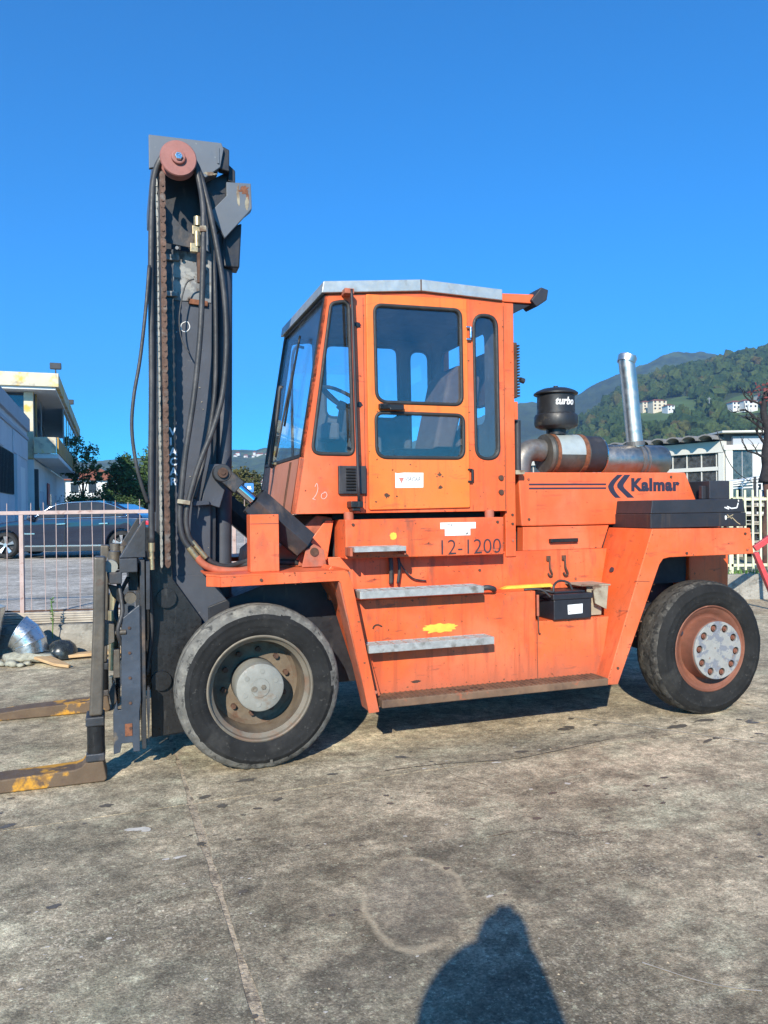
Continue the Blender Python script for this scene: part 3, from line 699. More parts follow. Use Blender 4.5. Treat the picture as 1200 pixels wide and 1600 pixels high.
# ------------------------------------------------------------------ trees
def leafy(name, label, base, trunk_h, blobs, nleaf, ls, leafm, barkm='bark', r0=.12, seed=1, group=None, limbs=5, cat='tree'):
    rr = random.Random(seed); t = empty(name, base); tag(t, label, cat, group)
    tb_ = B(); tb_.tube([(0, 0, -.3), (.05, 0, trunk_h * .5), (0, .05, trunk_h)], r0, 10, 5, rs=(r0, r0 * .55))
    for c, s in blobs[:limbs]:
        tb_.tube([(0, .02, trunk_h * .7), ((c[0]) * .5, c[1] * .5, (trunk_h + c[2]) * .5), c], r0 * .4, 7, 5, rs=(r0 * .45, r0 * .1))
    tb_.build('trunk', barkm, t)
    vs = []; fs = []
    tot = sum(s[0] * s[1] * s[2] for c, s in blobs)
    for c, s in blobs:
        n = int(nleaf * s[0] * s[1] * s[2] / tot)
        cl = [(Vector((rr.gauss(0, 1), rr.gauss(0, 1), rr.gauss(0, 1))).normalized() * rr.uniform(.45, 1.0)) for _ in range(max(8, n // 28))]
        for k in range(n):
            q = rr.choice(cl); p = q + Vector((rr.gauss(0, .13), rr.gauss(0, .13), rr.gauss(0, .11)))
            P = Vector((c[0] + p.x * s[0], c[1] + p.y * s[1], c[2] + p.z * s[2]))
            a = Vector((rr.uniform(-1, 1), rr.uniform(-1, 1), rr.uniform(-.6, .6))).normalized() * ls * rr.uniform(.6, 1.2)
            b2 = a.cross(Vector((rr.uniform(-1, 1), rr.uniform(-1, 1), rr.uniform(-1, 1)))).normalized() * ls * .45
            o = len(vs); vs += [P - a, P + b2, P + a, P - b2]; fs.append((o, o + 1, o + 2, o + 3))
    me = bpy.data.meshes.new('crown'); me.from_pydata([tuple(v) for v in vs], [], fs); me.update()
    link('crown', me, leafm, t)
    return t
leafy('garden_tree', 'thin light green tree beside the end of the white building', (-19.6, 50, .45), 3.0, [((0, 0, 4.9), (1.0, 1, 1.3)), ((-.7, 0, 4.0), (.8, .8, .8)), ((.8, 0, 3.9), (.8, .8, .7)), ((.2, 0, 3.3), (1.0, 1, .4))], 1700, .13, 'leaf', r0=.11, seed=2, group='trees beyond the car')
leafy('garden_tree', 'dense dark green tree behind the blue car, left of the pair', (-15.6, 46, .45), 1.8, [((0, 0, 3.5), (.85, 1.0, 1.15)), ((-.4, 0, 2.5), (.8, 1, .9)), ((.7, 0, 2.8), (1.0, 1, 1.0))], 7000, .12, 'leaf_dark', seed=3, group='trees beyond the car')
leafy('garden_tree', 'dense dark green tree behind the blue car, nearest the mast', (-14.0, 47, .45), 1.8, [((0, 0, 3.5), (1.2, 1.1, 1.5)), ((.9, 0, 2.7), (1.2, 1, 1.2)), ((-.5, 0, 2.4), (1.0, 1, 1.0))], 9000, .12, 'leaf_dark', seed=4, group='trees beyond the car')
leafy('hedge_bush', 'very dark clipped bush behind the roof of the blue car', (-15.9, 42, .45), .6, [((0, 0, 1.5), (1.5, .9, 1.0)), ((1.5, 0, 1.3), (1.2, .8, .8)), ((-1.2, 0, 1.0), (.9, .8, .7))], 9000, .10, 'leaf_dark', seed=6, cat='bush')
leafy('round_tree', 'round olive tree seen in the gap between mast and cab', (-8.3, 46, 0), 1.4, [((0, 0, 3.3), (1.05, 1, 1.05)), ((-.4, 0, 2.4), (1.1, 1, .8)), ((.5, 0, 2.3), (1.0, 1, .8))], 6000, .12, 'leaf_olive', seed=8)
house('garden_house', 'low house with orange tiled hip roof behind the thin tree', (-45.2, 120, .5), .3, 7.5, 9, 6.0, 'white_house', 'roof_tile', 2, 3, None, 2.0, 'house')
house('village_cottage', 'cottage with brown roof right of the blue traffic sign', (-13.5, 90, -.5), .1, 6, 7, 2.2, 'pink_house', 'roof_tile', 1, 2, None, 1.8, 'house')
sg = empty('traffic_sign', (-7.0, 40, 0)); tag(sg, 'blue square traffic sign with white symbol on a thin post', 'sign')
B().cyl((0, 0, 0), (0, 0, 3.1), .03, n=8).build('post', 'post_grey', sg)
B().prism(rpoly([(-.24, 2.62), (.24, 2.62), (.24, 3.10), (-.24, 3.10)], .06, 4), -.05, -.032).build('panel', 'sign_blue', sg)
B().box(-.12, .12, -.056, -.051, 2.78, 2.84).box(-.09, .09, -.056, -.051, 2.86, 2.94).build('symbol', 'sign_white', sg)

# ------------------------------------------------------------------ left buildings
LB = R(19.5)
shed = empty('storage_shed', (-11.6, 22, .45), LB); tag(shed, 'low grey shed with dark barred window standing left of the car', 'building')
B().box(-9, -.02, 0, 13.9, -.5, 5.3).build('wall', 'shed_wall', shed)
B().box(-9.1, .10, -.1, 14.0, 4.95, 5.55).build('parapet', 'shed_band', shed, .02)
B().box(-9, .05, -.05, 13.95, 4.55, 4.70).build('cornice', 'shed_band', shed, .02)
for i in range(5):
    y0 = i * 2.75 + .08
    if i in (2,): continue
    B().box(-.019, .02, y0, y0 + 2.66, 3.62, 4.52).build('wall_panel', 'shed_wall', shed, .01)
for i in range(4):
    B().box(-.019, .02, i * 2.2 + .05, i * 2.2 + 2.15, .0, 1.9).build('wall_panel', 'shed_wall', shed, .01)
wd = B().box(-.018, .0, 2.2, 8.3, 1.95, 3.58).build('window', 'dark_window', shed)
for i in range(16): B().box(.0, .035, 2.4 + i * .385, 2.44 + i * .385, 1.98, 3.55).build('bar', 'lamp_black', wd)
B().box(-.018, .12, 8.5, 9.0, 0, 3.55).build('pilaster', 'shed_wall', shed, .01)
B().box(-.018, .10, 9.2, 9.9, 0, 3.55).build('pilaster', 'shed_wall', shed, .01)
B().box(-.018, .01, 10.3, 12.6, 0, 3.2).build('door', 'white_wall', shed)
ub_ = empty('office_building', (-16.35, 36, .45), LB); tag(ub_, 'two-storey white building with peeling yellow balcony and glazed upper floor', 'building')
B().box(-11, -.02, 0, 24, -.5, 3.75).build('ground_floor_wall', 'white_wall', ub_)
B().box(-11, -1.2, .6, 24, 3.75, 7.0).build('upper_floor_wall', 'white_wall', ub_)
rof = B().box(-11.2, 1.15, -.9, 24.5, 7.05, 7.68).build('roof_fascia', 'peel_yellow', ub_, .02)
B().box(-11, 1.0, -.75, 24.3, 6.93, 7.04).build('soffit', 'white_wall', ub_)
bal = B().box(.0, 1.05, -.2, 23.5, 3.80, 4.0).build('balcony_slab', 'white_wall', ub_)
for i in range(9):
    B().box(.98, 1.08, -.2 + i * 2.65, 2.38 + i * 2.65, 4.02, 4.78).build('parapet_panel', 'ochre', bal, .02)
B().box(.0, .97, -.3, -.2, 4.02, 4.78).build('parapet_panel', 'peel_yellow', bal, .02)
for i in range(9):
    y0 = .8 + i * 2.62
    gx = .0 if i < 2 else .92
    fr_ = B().box(gx, gx + .07, y0, y0 + .09, 4.05 if i < 2 else 4.8, 6.92).build('window_frame', 'ochre' if i % 3 == 0 else 'post_grey', ub_)
    for q in range(2):
        B().box(gx + .02, gx + .05, y0 + .14 + q * 1.24, y0 + 1.30 + q * 1.24, 4.1 if i < 2 else 4.82, 6.9).build('pane', 'pane_blue', fr_)
B().box(-1.1, -.9, .7, 23.5, 4.1, 6.9).build('curtain', 'curtain', ub_)
for i in range(6):                     # glazed front facing the camera
    x0 = -8.4 + i * 1.4
    f_ = B().box(x0, x0 + .08, .30, .40, 4.05, 6.92).build('window_frame', 'white_wall', ub_)
    B().box(x0 + .1, x0 + 1.36, .33, .36, 4.1, 6.9).build('pane', 'pane_blue', f_)
    B().box(x0 + .12, x0 + 1.34, .44, .47, 4.1, 6.9).build('curtain', 'curtain', f_)
B().box(-.42, -.02, .0, .40, 3.78, 6.92).build('corner_column', 'peel_yellow', ub_, .02)
for i, (y, w_) in enumerate(((3.0, 1.8), (9, 1.2), (14, 1.2), (18, 1.2))):
    B().box(-.019, .02, y, y + w_, -.3, 2.35).build('door', 'shed_wall' if i != 1 else 'dark_window', ub_, .01)
B().box(-.02, .14, .05, .5, -.4, 3.3).build('downpipe_box', 'lamp_black', ub_)
B().box(.02, .05, 7.2, 8.6, 1.7, 2.9).build('notice_board', 'sign_red', ub_); B().box(.02, .05, .9, 1.9, .9, 1.5).build('warning_sign', 'sign_yellow', ub_); B().box(.02, .05, .9, 1.9, .2, .85).build('notice_sign', 'sign_white', ub_)
for y in (-.4, 12.0):
    fl_ = B().box(.75, 1.25, y - .05, y + .12, 7.95, 8.25).build('floodlight', 'lamp_black', ub_, .03); B().box(.97, 1.03, y, y + .05, 7.66, 7.96).build('lamp_arm', 'lamp_black', fl_)

# ------------------------------------------------------------------ factory on the right
FB = math.atan2(.6, .8)
fac = empty('factory_hall', (20.5, 46, .5)); tag(fac, 'white factory hall with vaulted roof edge and long grey windows', 'building')
B().box(.02, 26, .35, 14, -.5, 5.4).build('wall', 'interior_grey', fac)
B().box(-.1, 26, -.05, .34, 4.42, 4.72).build('beam', 'factory_white', fac, .02)
B().box(.5, 26, .1, .34, 4.73, 5.25).build('gable_panel', 'shed_band', fac)
B().box(-.4, 26.2, -.5, 14, 5.42, 5.54).build('roof_slab', 'factory_white', fac, .02)
for i in range(9):
    x0 = i * 2.35
    c_ = B().box(x0, x0 + .42 if i == 0 else x0 + .3, -.02, .33, -.5, 4.40).build('column', 'factory_white', fac, .01)
    for k in range(3):
        a = x0 + .48 + k * .62
        B().box(a, a + .55, .18, .21, 1.0, 4.38).build('pane', 'factory_glass' if k < 2 else 'curtain', c_)
        B().box(a + .56, a + .60, .16, .24, 1.0, 4.38).build('mullion', 'post_grey', c_)
    B().box(x0 + .45, x0 + 2.3, .155, .25, 2.62, 2.68).build('transom', 'post_grey', c_)
    B().box(x0 + .45, x0 + 2.3, .12, .34, -.5, .96).build('apron', 'factory_white', c_)
wing = empty('factory_wing', (20.45, 46.1, .5), math.pi - math.atan2(.8, .6)); tag(wing, 'long white factory wing running away behind the exhaust stack', 'building')
WR = math.pi - math.atan2(.8, .6)
# local x runs away from the corner along the wall, local y points towards the yard
wing.rotation_euler = (0, 0, math.atan2(.8, -.6))
B().box(.3, 24, -12, -.3, -.5, 5.0).build('wall', 'interior_grey', wing)
B().box(0, 24, -.28, -.02, -.5, 2.1).build('apron', 'factory_white', wing)
B().box(0, 24, -.28, .02, 3.22, 3.46).build('beam', 'factory_white', wing, .01)
B().box(0, 24, -.30, .10, 4.30, 4.98).build('fascia', 'factory_white', wing, .01)
B().box(.0, .35, -.28, .06, -.5, 4.29).build('column', 'factory_white', wing, .01)
for i in range(24):
    x0 = .5 + i * .98
    if x0 > 23: break
    mu_ = B().box(x0, x0 + .05, -.2, -.05, 2.1, 4.29).build('mullion', 'factory_white', wing)
    B().box(x0 + .06, x0 + .97, -.14, -.11, 3.47, 4.29).build('pane', 'factory_glass', mu_); B().box(x0 + .06, x0 + .97, -.14, -.11, 2.12, 3.21).build('pane', 'factory_glass' if i % 7 != 3 else 'dark_window', mu_)
B().box(8.0, 24, -12, .35, 5.0, 5.35).build('flat_roof', 'factory_white', wing, .02)
for i in range(7):                     # vaulted roof elements
    x0 = .1 + i * 1.08; b = B(); n_ = 8; vs = []
    for yy in (1.0, -12):
        for k in range(n_ + 1):
            t = math.pi * k / n_; vs.append((x0 + .54 - .54 * math.cos(t), yy, 5.05 + .34 * math.sin(t)))
        for k in range(n_ + 1):
            t = math.pi * k / n_; vs.append((x0 + .54 - .47 * math.cos(t), yy, 5.03 + .28 * math.sin(t)))
    L = 2 * (n_ + 1); N_ = n_ + 1
    fs = [(k, k + 1, L + k + 1, L + k) for k in range(n_)] + [(N_ + k, L + N_ + k, L + N_ + k + 1, N_ + k + 1) for k in range(n_)] + [(k, N_ + k, N_ + k + 1, k + 1) for k in range(n_)] + [(L + k, L + k + 1, L + N_ + k + 1, L + N_ + k) for k in range(n_)]
    b.add(vs, fs); b.build('roof_vault', 'roof_sheet', wing)
# flagpole like white vent beside the stack
vp = empty('vent_pipe', (16.6, 50, .5)); tag(vp, 'thin white vent pipe standing beside the factory roof, right of the stack', 'pipe')
B().cyl((0, 0, 0), (0, 0, 5.6), .07, n=10).build('shaft', 'factory_white', vp); B().cyl((0, 0, 5.6), (0, 0, 5.75), .12, n=10).build('cap', 'post_grey', vp)

# ------------------------------------------------------------------ fences, kerbs
def pink_fence():
    f = empty('railing_fence', (-4.4, 9.25, 0), math.atan(.13)); tag(f, 'thin pink-red railing fence with slim rods in front of the blue car', 'fence')
    B().bar((-3.2, 0, 1.685), (3.4, 0, 1.685), .03, .045).build('top_rail', 'fence_pink', f, .003)
    B().bar((-3.2, 0, .50), (3.4, 0, .50), .012, .02).build('bottom_rail', 'rust_dark', f)
    for x in (-2.5, .03, 2.55): B().box(x - .024, x + .024, -.024, .024, .28, 1.66).build('post', 'fence_pink', f, .003)
    rp = random.Random(2)
    for i in range(46):
        x = -3.1 + i * .141 + rp.uniform(-.006, .006)
        if abs(x - .03) < .03: continue
        B().cyl((x + rp.uniform(-.02, .02), rp.uniform(-.01, .01), .50), (x, 0, 1.82 + rp.uniform(-.02, .02)), .0048, n=6).build('rod', 'fence_pink', f)
    return f
pink_fence()
kb = empty('low_wall', (-4.4, 9.25, 0), math.atan(.13)); tag(kb, 'rough broken concrete kerb wall under the pink railing', 'wall')
vs = []; n_ = 90
b = B()
for i in range(n_ + 1):
    x = -3.4 + 6.8 * i / n_
    for (yy, zz) in ((-.12, -.05), (-.12, .10), (-.11, .24), (-.085, .335), (.06, .345), (.10, .1)):
        q = Vector((x * 3, yy * 5, zz * 6)); vs.append((x, yy + .035 * noise.noise(q), zz + .03 * noise.noise(q + Vector((7, 0, 0)))))
b.add(vs, [(i * 6 + k, i * 6 + k + 1, (i + 1) * 6 + k + 1, (i + 1) * 6 + k) for i in range(n_) for k in range(5)])
b.build('kerb_body', 'curb_concrete', kb)
for i in range(5):
    z = .352 + i * .027
    B().box(-3.4, 3.4, -.05 + i * .006, -.02 + i * .006, z, z + .022).build('lath', 'ribbed_sheet', kb, .004)
def cream_fence():
    f = empty('picket_fence', (6.3, 13.75, 0)); tag(f, 'cream yellow steel picket fence on the kerb behind the forklift tail', 'fence')
    B().box(-4.2, 5, -.02, .02, 1.74, 1.79).build('top_rail', 'fence_cream', f); B().box(-4.2, 5, -.02, .02, .56, .61).build('bottom_rail', 'fence_cream', f)
    for i in range(66):
        x = -4.1 + i * .137
        B().box(x - .018, x + .018, -.045, -.021, .5, 1.93).build('picket', 'fence_cream', f)
    for x in (-2.1, -.10, 1.9): B().box(x - .04, x + .04, -.02, .06, .44, 2.09).build('post', 'fence_cream', f)
cream_fence()
rc = empty('kerb', (6.3, 13.75, 0)); tag(rc, 'grey concrete kerb block under the cream picket fence', 'kerb')
for i in range(5):
    B().box(-4.3 + i * 1.9, -2.42 + i * 1.9, -.22, .2, -.05, .44).build('kerb_block', 'curb_concrete', rc, .02)
wg = B(); rw_ = random.Random(9)
for k in range(900):
    x = rw_.uniform(2.2, 11); y = 13.75 + rw_.uniform(-.2, .25); h = rw_.uniform(.04, .16); a = rw_.uniform(0, 6.3); s = .012
    wg.add([(x - s * math.cos(a), y - s * math.sin(a), .43), (x + s * math.cos(a), y + s * math.sin(a), .43), (x + rw_.uniform(-.06, .06), y + rw_.uniform(-.06, .06), .43 + h)], [(0, 1, 2)])
tag(wg.build('kerb_grass', 'weed'), 'green weeds and grass along the kerb top under the cream fence', 'grass', kind='stuff')

# ------------------------------------------------------------------ things around the yard
# bare pollarded tree
bt_ = empty('bare_tree', (7.62, 15.3, .4)); tag(bt_, 'bare black pollarded tree with reddish trunk at the right edge', 'tree')
B().tube([(0, 0, -.2), (-.05, 0, .6), (.04, 0, 1.2), (.0, 0, 1.75)], .11, 12, 6, rs=(.085, .07)).build('trunk', 'bark_red', bt_)
b = B(); rb = random.Random(4)
b.tube([(0, 0, 1.7), (.05, 0, 2.0), (.02, 0, 2.25), (.06, 0, 2.7), (-.04, 0, 3.1), (.02, 0, 3.5)], .1, 10, 5, rs=(.15, .04))
def branch(p, d, L, r, dep):
    pts = [p]; q = Vector(p)
    for k in range(4):
        d = (d + Vector((rb.uniform(-.35, .35), rb.uniform(-.3, .3), rb.uniform(-.25, .35)))).normalized(); q = q + d * L / 4; pts.append(tuple(q))
    b.tube(pts, r, 6, 3, rs=(r, r * .45))
    if dep:
        for k in range(3): branch(pts[rb.choice((2, 3, 4))], (d + Vector((rb.uniform(-1, 1), rb.uniform(-.6, .6), rb.uniform(-.4, .8)))).normalized(), L * .55, r * .5, dep - 1)
for z, dx in ((2.2, -1), (2.45, -1), (2.6, 1), (2.85, -1), (3.0, 1), (3.2, -.6), (2.75, -.8), (3.4, .3)):
    branch((.02, 0, z), Vector((dx, rb.uniform(-.3, .3), rb.uniform(.1, .7))).normalized(), rb.uniform(.35, .6), .032, 2)
b.build('branches', 'bark_black', bt_)
b = B()
for k in range(60):
    c = Vector((rb.uniform(-.25, .25), rb.uniform(-.2, .2), 3.5 + rb.uniform(-.2, .2))); a = Vector((rb.uniform(-1, 1), rb.uniform(-1, 1), rb.uniform(-1, 1))).normalized() * .05; d_ = a.orthogonal().normalized() * .03
    b.add([c - a, c + d_, c + a, c - d_], [(0, 1, 2, 3)])
b.build('last_leaves', 'leaf_red', bt_)
cb = B(); cb.tube([(6.6, 15.2, 3.15), (6.75, 15.2, 2.7), (6.95, 15.2, 2.35), (7.3, 15.25, 2.12), (7.6, 15.3, 2.1)], .008, 6, 6)
tag(cb.build('hanging_cable', 'lamp_black'), 'thin dark cable sagging from the factory roof to the bare tree', 'cable')
# red barrier
rbn = empty('barrier_stand', (5.78, 12, 0)); tag(rbn, 'red painted steel bar frame leaning at the right edge behind the forklift', 'barrier')
p_a = Vector((0, 0, .98))
B().bar(p_a, (.62, 0, 1.40), .07, .09).build('arm', 'barrier_red', rbn, .006)
B().bar(p_a + Vector((.0, -.02, -.06)), (.36, -.02, .02), .07, .10, (0, 1, 0)).build('strut', 'barrier_red', rbn, .006)
B().bar((.66, 0, .02), (.60, 0, 1.5), .06, .06, (0, 1, 0)).build('strut', 'barrier_red', rbn, .006)
# pile behind the cream fence
pr = empty('pallet_pile', (8.3, 18.5, .42)); tag(pr, 'pile of grey wooden pallets and white sheets behind the cream fence', 'pallets')
for k in range(7):
    z = .02 + k * .21
    for q in range(5): B().box(-.75 + rw_.uniform(-.03, .03), .75, -.6 + q * .26, -.42 + q * .26, z + .12, z + .15).build('board', 'pallet_wood', pr)
    for q in range(3): B().box(-.72 + q * .66, -.60 + q * .66, -.6, .6, z, z + .118).build('bearer', 'pallet_wood', pr)
for k in range(4): B().bar((-.8 + k * .15, -.3, 1.60 + k * .05), (.5 + k * .12, -.2, 1.66 + k * .09), .5, .03).build('white_sheet', 'white_wall', pr)
for k, x in enumerate((9.25, 9.75)):
    cr_ = empty('plastic_crate', (x, 18.2, 1.72)); tag(cr_, 'blue plastic crate on the rack, ' + ('left of two' if k == 0 else 'right of two'), 'crate')
    B().box(-.2, .2, -.2, .2, .0, .25).build('body', 'crate_blue', cr_, .02); B().box(-.22, .22, -.22, .22, .25, .29).build('rim', 'crate_blue', cr_, .01)
rk_ = empty('storage_rack', (9.4, 18.4, .42)); tag(rk_, 'dark steel storage rack behind the bare tree', 'rack')
for x in (-.7, -.2, .3, .8):
    for y in (-.4, .4): B().box(x - .025, x + .025, y - .025, y + .025, 0, 1.9).build('upright', 'lamp_black', rk_)
for z in (.4, .85, 1.27): B().box(-.75, .85, -.43, .43, z - .03, z).build('shelf', 'pallet_wood', rk_)

# left: ducts, rubble, planks, weed
def duct(name, label, loc, rz, segs, r, open_=True):
    d = empty(name, loc, rz); tag(d, label, 'duct')
    ang = 0; P = Vector((0, 0, 0)); n = 32; prev = None
    dirv = Vector((0, 0, 1))
    for i in range(segs + 1):
        t = .0 + i * R(62) / segs
        c = Vector((-r * 1.35 * (1 - math.cos(t)), 0, r * 1.35 * math.sin(t) + (.0 if i else 0)))
        ax = Vector((-math.sin(t), 0, math.cos(t))); side_ = Vector((math.cos(t), 0, math.sin(t)))
        ring = [c + side_ * r * math.cos(2 * math.pi * k / n) + Vector((0, 1, 0)) * r * math.sin(2 * math.pi * k / n) for k in range(n)]
        if prev:
            b = B(); inn = [c + (q - c) * .985 for q in ring]; pin = [pc + (q - pc) * .985 for q in prev]
            b.add(prev + ring, [(k, (k + 1) % n, n + (k + 1) % n, n + k) for k in range(n)], True); b.add(pin + inn, [(k, n + k, n + (k + 1) % n, (k + 1) % n) for k in range(n)], True)
            s_ = b.build('segment', 'duct_zinc', d)
            bd = B(); bd.tube([q + (q - c).normalized() * .003 for q in ring] + [ring[0] + (ring[0] - c).normalized() * .003], .006, 6, 1); bd.build('seam', 'duct_zinc', s_)
        prev = ring; pc = c
    return d
duct('duct_elbow', 'silver ventilation duct elbow lying open on the rubble', (-4.03, 8.72, .12), .15, 3, .185)
d2 = empty('duct_pipe', (-4.62, 8.75, .10), .1); tag(d2, 'large silver duct pipe cut off by the left edge of the picture', 'duct')
bx_ = B(); bx_.cyl((-.10, 0, 0), (-.04, .02, .54), .26, .30, n=32, caps=False).cyl((-.10, 0, 0), (-.04, .02, .54), .255, .295, n=32, caps=False); bx_.build('shell', 'duct_zinc', d2)
B().lathe([(-.006, .263), (.008, .27), (.02, .265)], (-.085, .005, .14), (.1, .04, 1), 32).build('seam', 'duct_zinc', d2)
rr = random.Random(8)
def rock(name, label, loc, s, seed, mt='rubble'):
    b = B(); vs = []
    for v in IV:
        k = 1 + .5 * noise.noise(v * 1.6 + Vector((seed, 0, 0))) + .18 * noise.noise(v * 5 + Vector((seed, 3, 0)))
        vs.append((v.x * s[0] * k, v.y * s[1] * k, max(-s[2] * .6, v.z * s[2] * k)))
    b.add(vs, IF, True); o = b.build(name, mt); o.location = loc; tag(o, label, 'rubble', 'rubble by the ducts'); return o
rock('concrete_lump', 'long flat lump of rubble under the silver duct elbow', (-4.05, 8.62, .06), (.30, .14, .075), 1)
for i, (x, y, s) in enumerate(((-4.35, 8.50, .07), (-4.24, 8.42, .06), (-4.10, 8.40, .075), (-3.95, 8.45, .05), (-4.45, 8.40, .06), (-3.99, 8.38, .045), (-4.52, 8.62, .09))):
    rock('concrete_lump', 'small pale lump of rubble on the ground before the ducts', (x, y, s * .5), (s, s * .8, s * .6), 10 + i * 3.3)
dm = B(); dm.lathe([(0, .26), (.06, .255), (.13, .22), (.19, .14), (.21, .001)], (0, 0, 0), (0, 0, 1), 28); dm.lathe([(0, .27), (.05, .265)], (0, 0, -.04), (0, 0, 1), 28)
dmo = dm.build('lamp_dome', 'black_dome'); dmo.location = (-3.74, 8.86, .05); dmo.scale = (.66, .66, .8); tag(dmo, 'dark glassy dome lying between the duct elbow and the planks', 'dome')
def plank(name, label, p0, p1, w, h, pointed=False):
    p0 = Vector(p0); p1 = Vector(p1); d = (p1 - p0); L = d.length; a = math.atan2(d.y, d.x)
    b = B(); b.hprism([(0, -w / 2), (L * (.7 if pointed else 1), -w / 2), (L, -w * .1 if pointed else -w / 2), (L * .98, w / 2 * (.2 if pointed else 1)), (0, w / 2)], 0, h)
    o = b.build(name, 'plank', None, .004); o.location = p0; o.rotation_euler = (0, -math.asin(d.z / L), a); tag(o, label, 'plank', 'planks by the kerb')
plank('wood_plank', 'long pale plank lying along the foot of the kerb wall', (-3.72, 8.78, .02), (-2.9, 9.02, .05), .14, .035)
plank('wood_plank', 'short orange plank with a splintered end, before the dome', (-3.86, 8.58, .06), (-3.42, 8.30, .004), .17, .03, True)
wd_ = empty('weed_plant', (-3.93, 9.05, .30)); tag(wd_, 'thin green weed growing up at the pink railing', 'weed')
b = B(); b.tube([(0, 0, -.1), (.01, 0, .15), (-.01, 0, .35)], .006, 6, 4); b.build('stem', 'weed', wd_)
b = B()
for k in range(46):
    z = .05 + .32 * rr.random(); a = rr.uniform(0, 6.28); L = .045 * rr.uniform(.5, 1.1); c = Vector((0, 0, z)); d_ = Vector((math.cos(a), math.sin(a), .4)) * L; s_ = Vector((-math.sin(a), math.cos(a), 0)) * .014
    b.add([c, c + d_ * .5 + s_, c + d_, c + d_ * .5 - s_], [(0, 1, 2, 3)])
b.build('leaves', 'weed', wd_)

# ------------------------------------------------------------------ parked car
car_ = empty('parked_car', (-8.80, 22.0, .46), 0.0); car_.scale = (1.06, 1.06, 1.06); tag(car_, 'dark blue saloon car parked behind the pink railing', 'car')
# local x: front at -x, rear at +x; wheels at -1.5 and +1.5
def arc_pts(cx_, r, z0, n=12): return [(cx_ + r * math.cos(math.pi * k / n), max(z0, .34 + r * math.sin(math.pi * k / n))) for k in range(n + 1)]
prof = [(-2.38, .28), (-2.45, .55), (-2.40, .72), (-2.1, .84), (-1.3, .95), (-.85, 1.0), (1.75, 1.02), (2.2, 1.0), (2.40, .95), (2.46, .72), (2.42, .45), (2.30, .26)]
low = [(1.92, .24)] + arc_pts(1.5, .39, .24)[1:-1] + [(1.08, .20), (-1.08, .20)] + arc_pts(-1.5, .39, .24)[1:-1] + [(-1.95, .24)]
def loft(b, poly, ys):
    """side profile lofted across y with (y, scale about the belt, z shift)"""
    n = len(poly); vs = []
    for (y, s, cz) in ys:
        for (x, z) in poly: vs.append((x * s, y, cz + (z - cz) * (1 if abs(s - 1) < 1e-6 else s)))
    fs = [(i * n + k, i * n + (k + 1) % n, (i + 1) * n + (k + 1) % n, (i + 1) * n + k) for i in range(len(ys) - 1) for k in range(n)]
    fs += [tuple(range(n - 1, -1, -1)), tuple(range((len(ys) - 1) * n, len(ys) * n))]
    return b.add(vs, fs, True)
b = B(); loft(b, prof + low, [(-.93, .992, .5), (-.90, 1, .5), (.90, 1, .5), (.93, .992, .5)])
bo = b.build('body', 'car_blue', car_, .05, 3)
roofp = [(-.95, .98), (-.30, 1.36), (.10, 1.44), (.75, 1.46), (1.35, 1.36), (2.0, 1.06), (2.05, .98)]
b = B(); vs = []
for (y, f) in ((-.86, 0), (-.66, 1), (.66, 1), (.86, 0)):
    for (x, z) in roofp: vs.append((x, y if z > 1.0 else y * 1.02, z if f else .98 + (z - .98) * .0))
n = len(roofp)
vs = []
for (yb, yt) in ((-.88, -.66), (.88, .66)):
    for (x, z) in roofp: t = (z - .98) / .48; vs.append((x, yb + (yt - yb) * t, z))
b.add(vs, [tuple(range(n - 1, -1, -1)), tuple(range(n, 2 * n))] + [(k, (k + 1) % n, n + (k + 1) % n, n + k) for k in range(n)])
gh = b.build('roof', 'car_blue', car_, .03, 3)
def side_glass(poly):
    vs = [];
    for (x, z) in poly: t = (z - .98) / .48; vs.append((x, -.88 + .22 * t - .012, z))
    b = B(); b.add(vs, [tuple(range(len(vs)))]); return b.build('side_window', 'dark_window', gh)
side_glass([(-.72, 1.02), (.02, 1.03), (.02, 1.38), (-.22, 1.33)]); side_glass([(.08, 1.03), (.95, 1.04), (1.0, 1.38), (.6, 1.405), (.08, 1.385)]); side_glass([(1.02, 1.04), (1.55, 1.06), (1.42, 1.25), (1.07, 1.37)])
b = B(); b.tube([(-.80, -.905, 1.0), (-.25, -.72, 1.355), (.5, -.68, 1.43), (1.0, -.70, 1.40), (1.5, -.80, 1.22), (1.65, -.88, 1.05)], .014, 6, 5); b.tube([(-.85, -.925, .995), (.5, -.93, 1.015), (1.65, -.91, 1.03)], .010, 6, 4); b.build('window_trim', 'car_chrome', gh)
b = B(); b.bar((-1.0, -.95, .30), (1.05, -.95, .30), .02, .035); b.build('sill_trim', 'car_chrome', bo)
b = B(); b.box(-1.05, 1.05, -.935, -.90, .16, .27); b.build('sill', 'car_trim', bo, .01)
for x in (-.15, .95): B().bar((x, -.965, .86), (x + .24, -.965, .87), .03, .035).build('door_handle', 'car_chrome', bo, .008)
for x in (.05, 1.02): B().bar((x, -.944, .30), (x + .02, -.944, 1.0), .008, .012, (1, 0, 0)).build('door_gap', 'car_trim', bo)
B().add([(2.02, -.90, .84), (2.41, -.76, .80), (2.40, -.74, .93), (2.15, -.90, .93)], [(0, 1, 2, 3)]).add([(1.98, -.945, .85), (2.30, -.945, .80), (2.42, -.90, .83), (2.36, -.93, .92), (2.12, -.948, .92)], [(0, 1, 2, 3, 4)]).build('tail_light', 'tail_red', bo)
B().box(-1.03, -.72, -.948, -.935, .60, .64).build('fender_vent', 'car_chrome', bo, .004)
B().lathe([(0, .001), (0.02, .09), (.10, .11), (.16, .07), (.17, .001)], (-.70, -1.0, 1.04), (-1, 0, 0), 14).build('mirror', 'car_blue', bo)
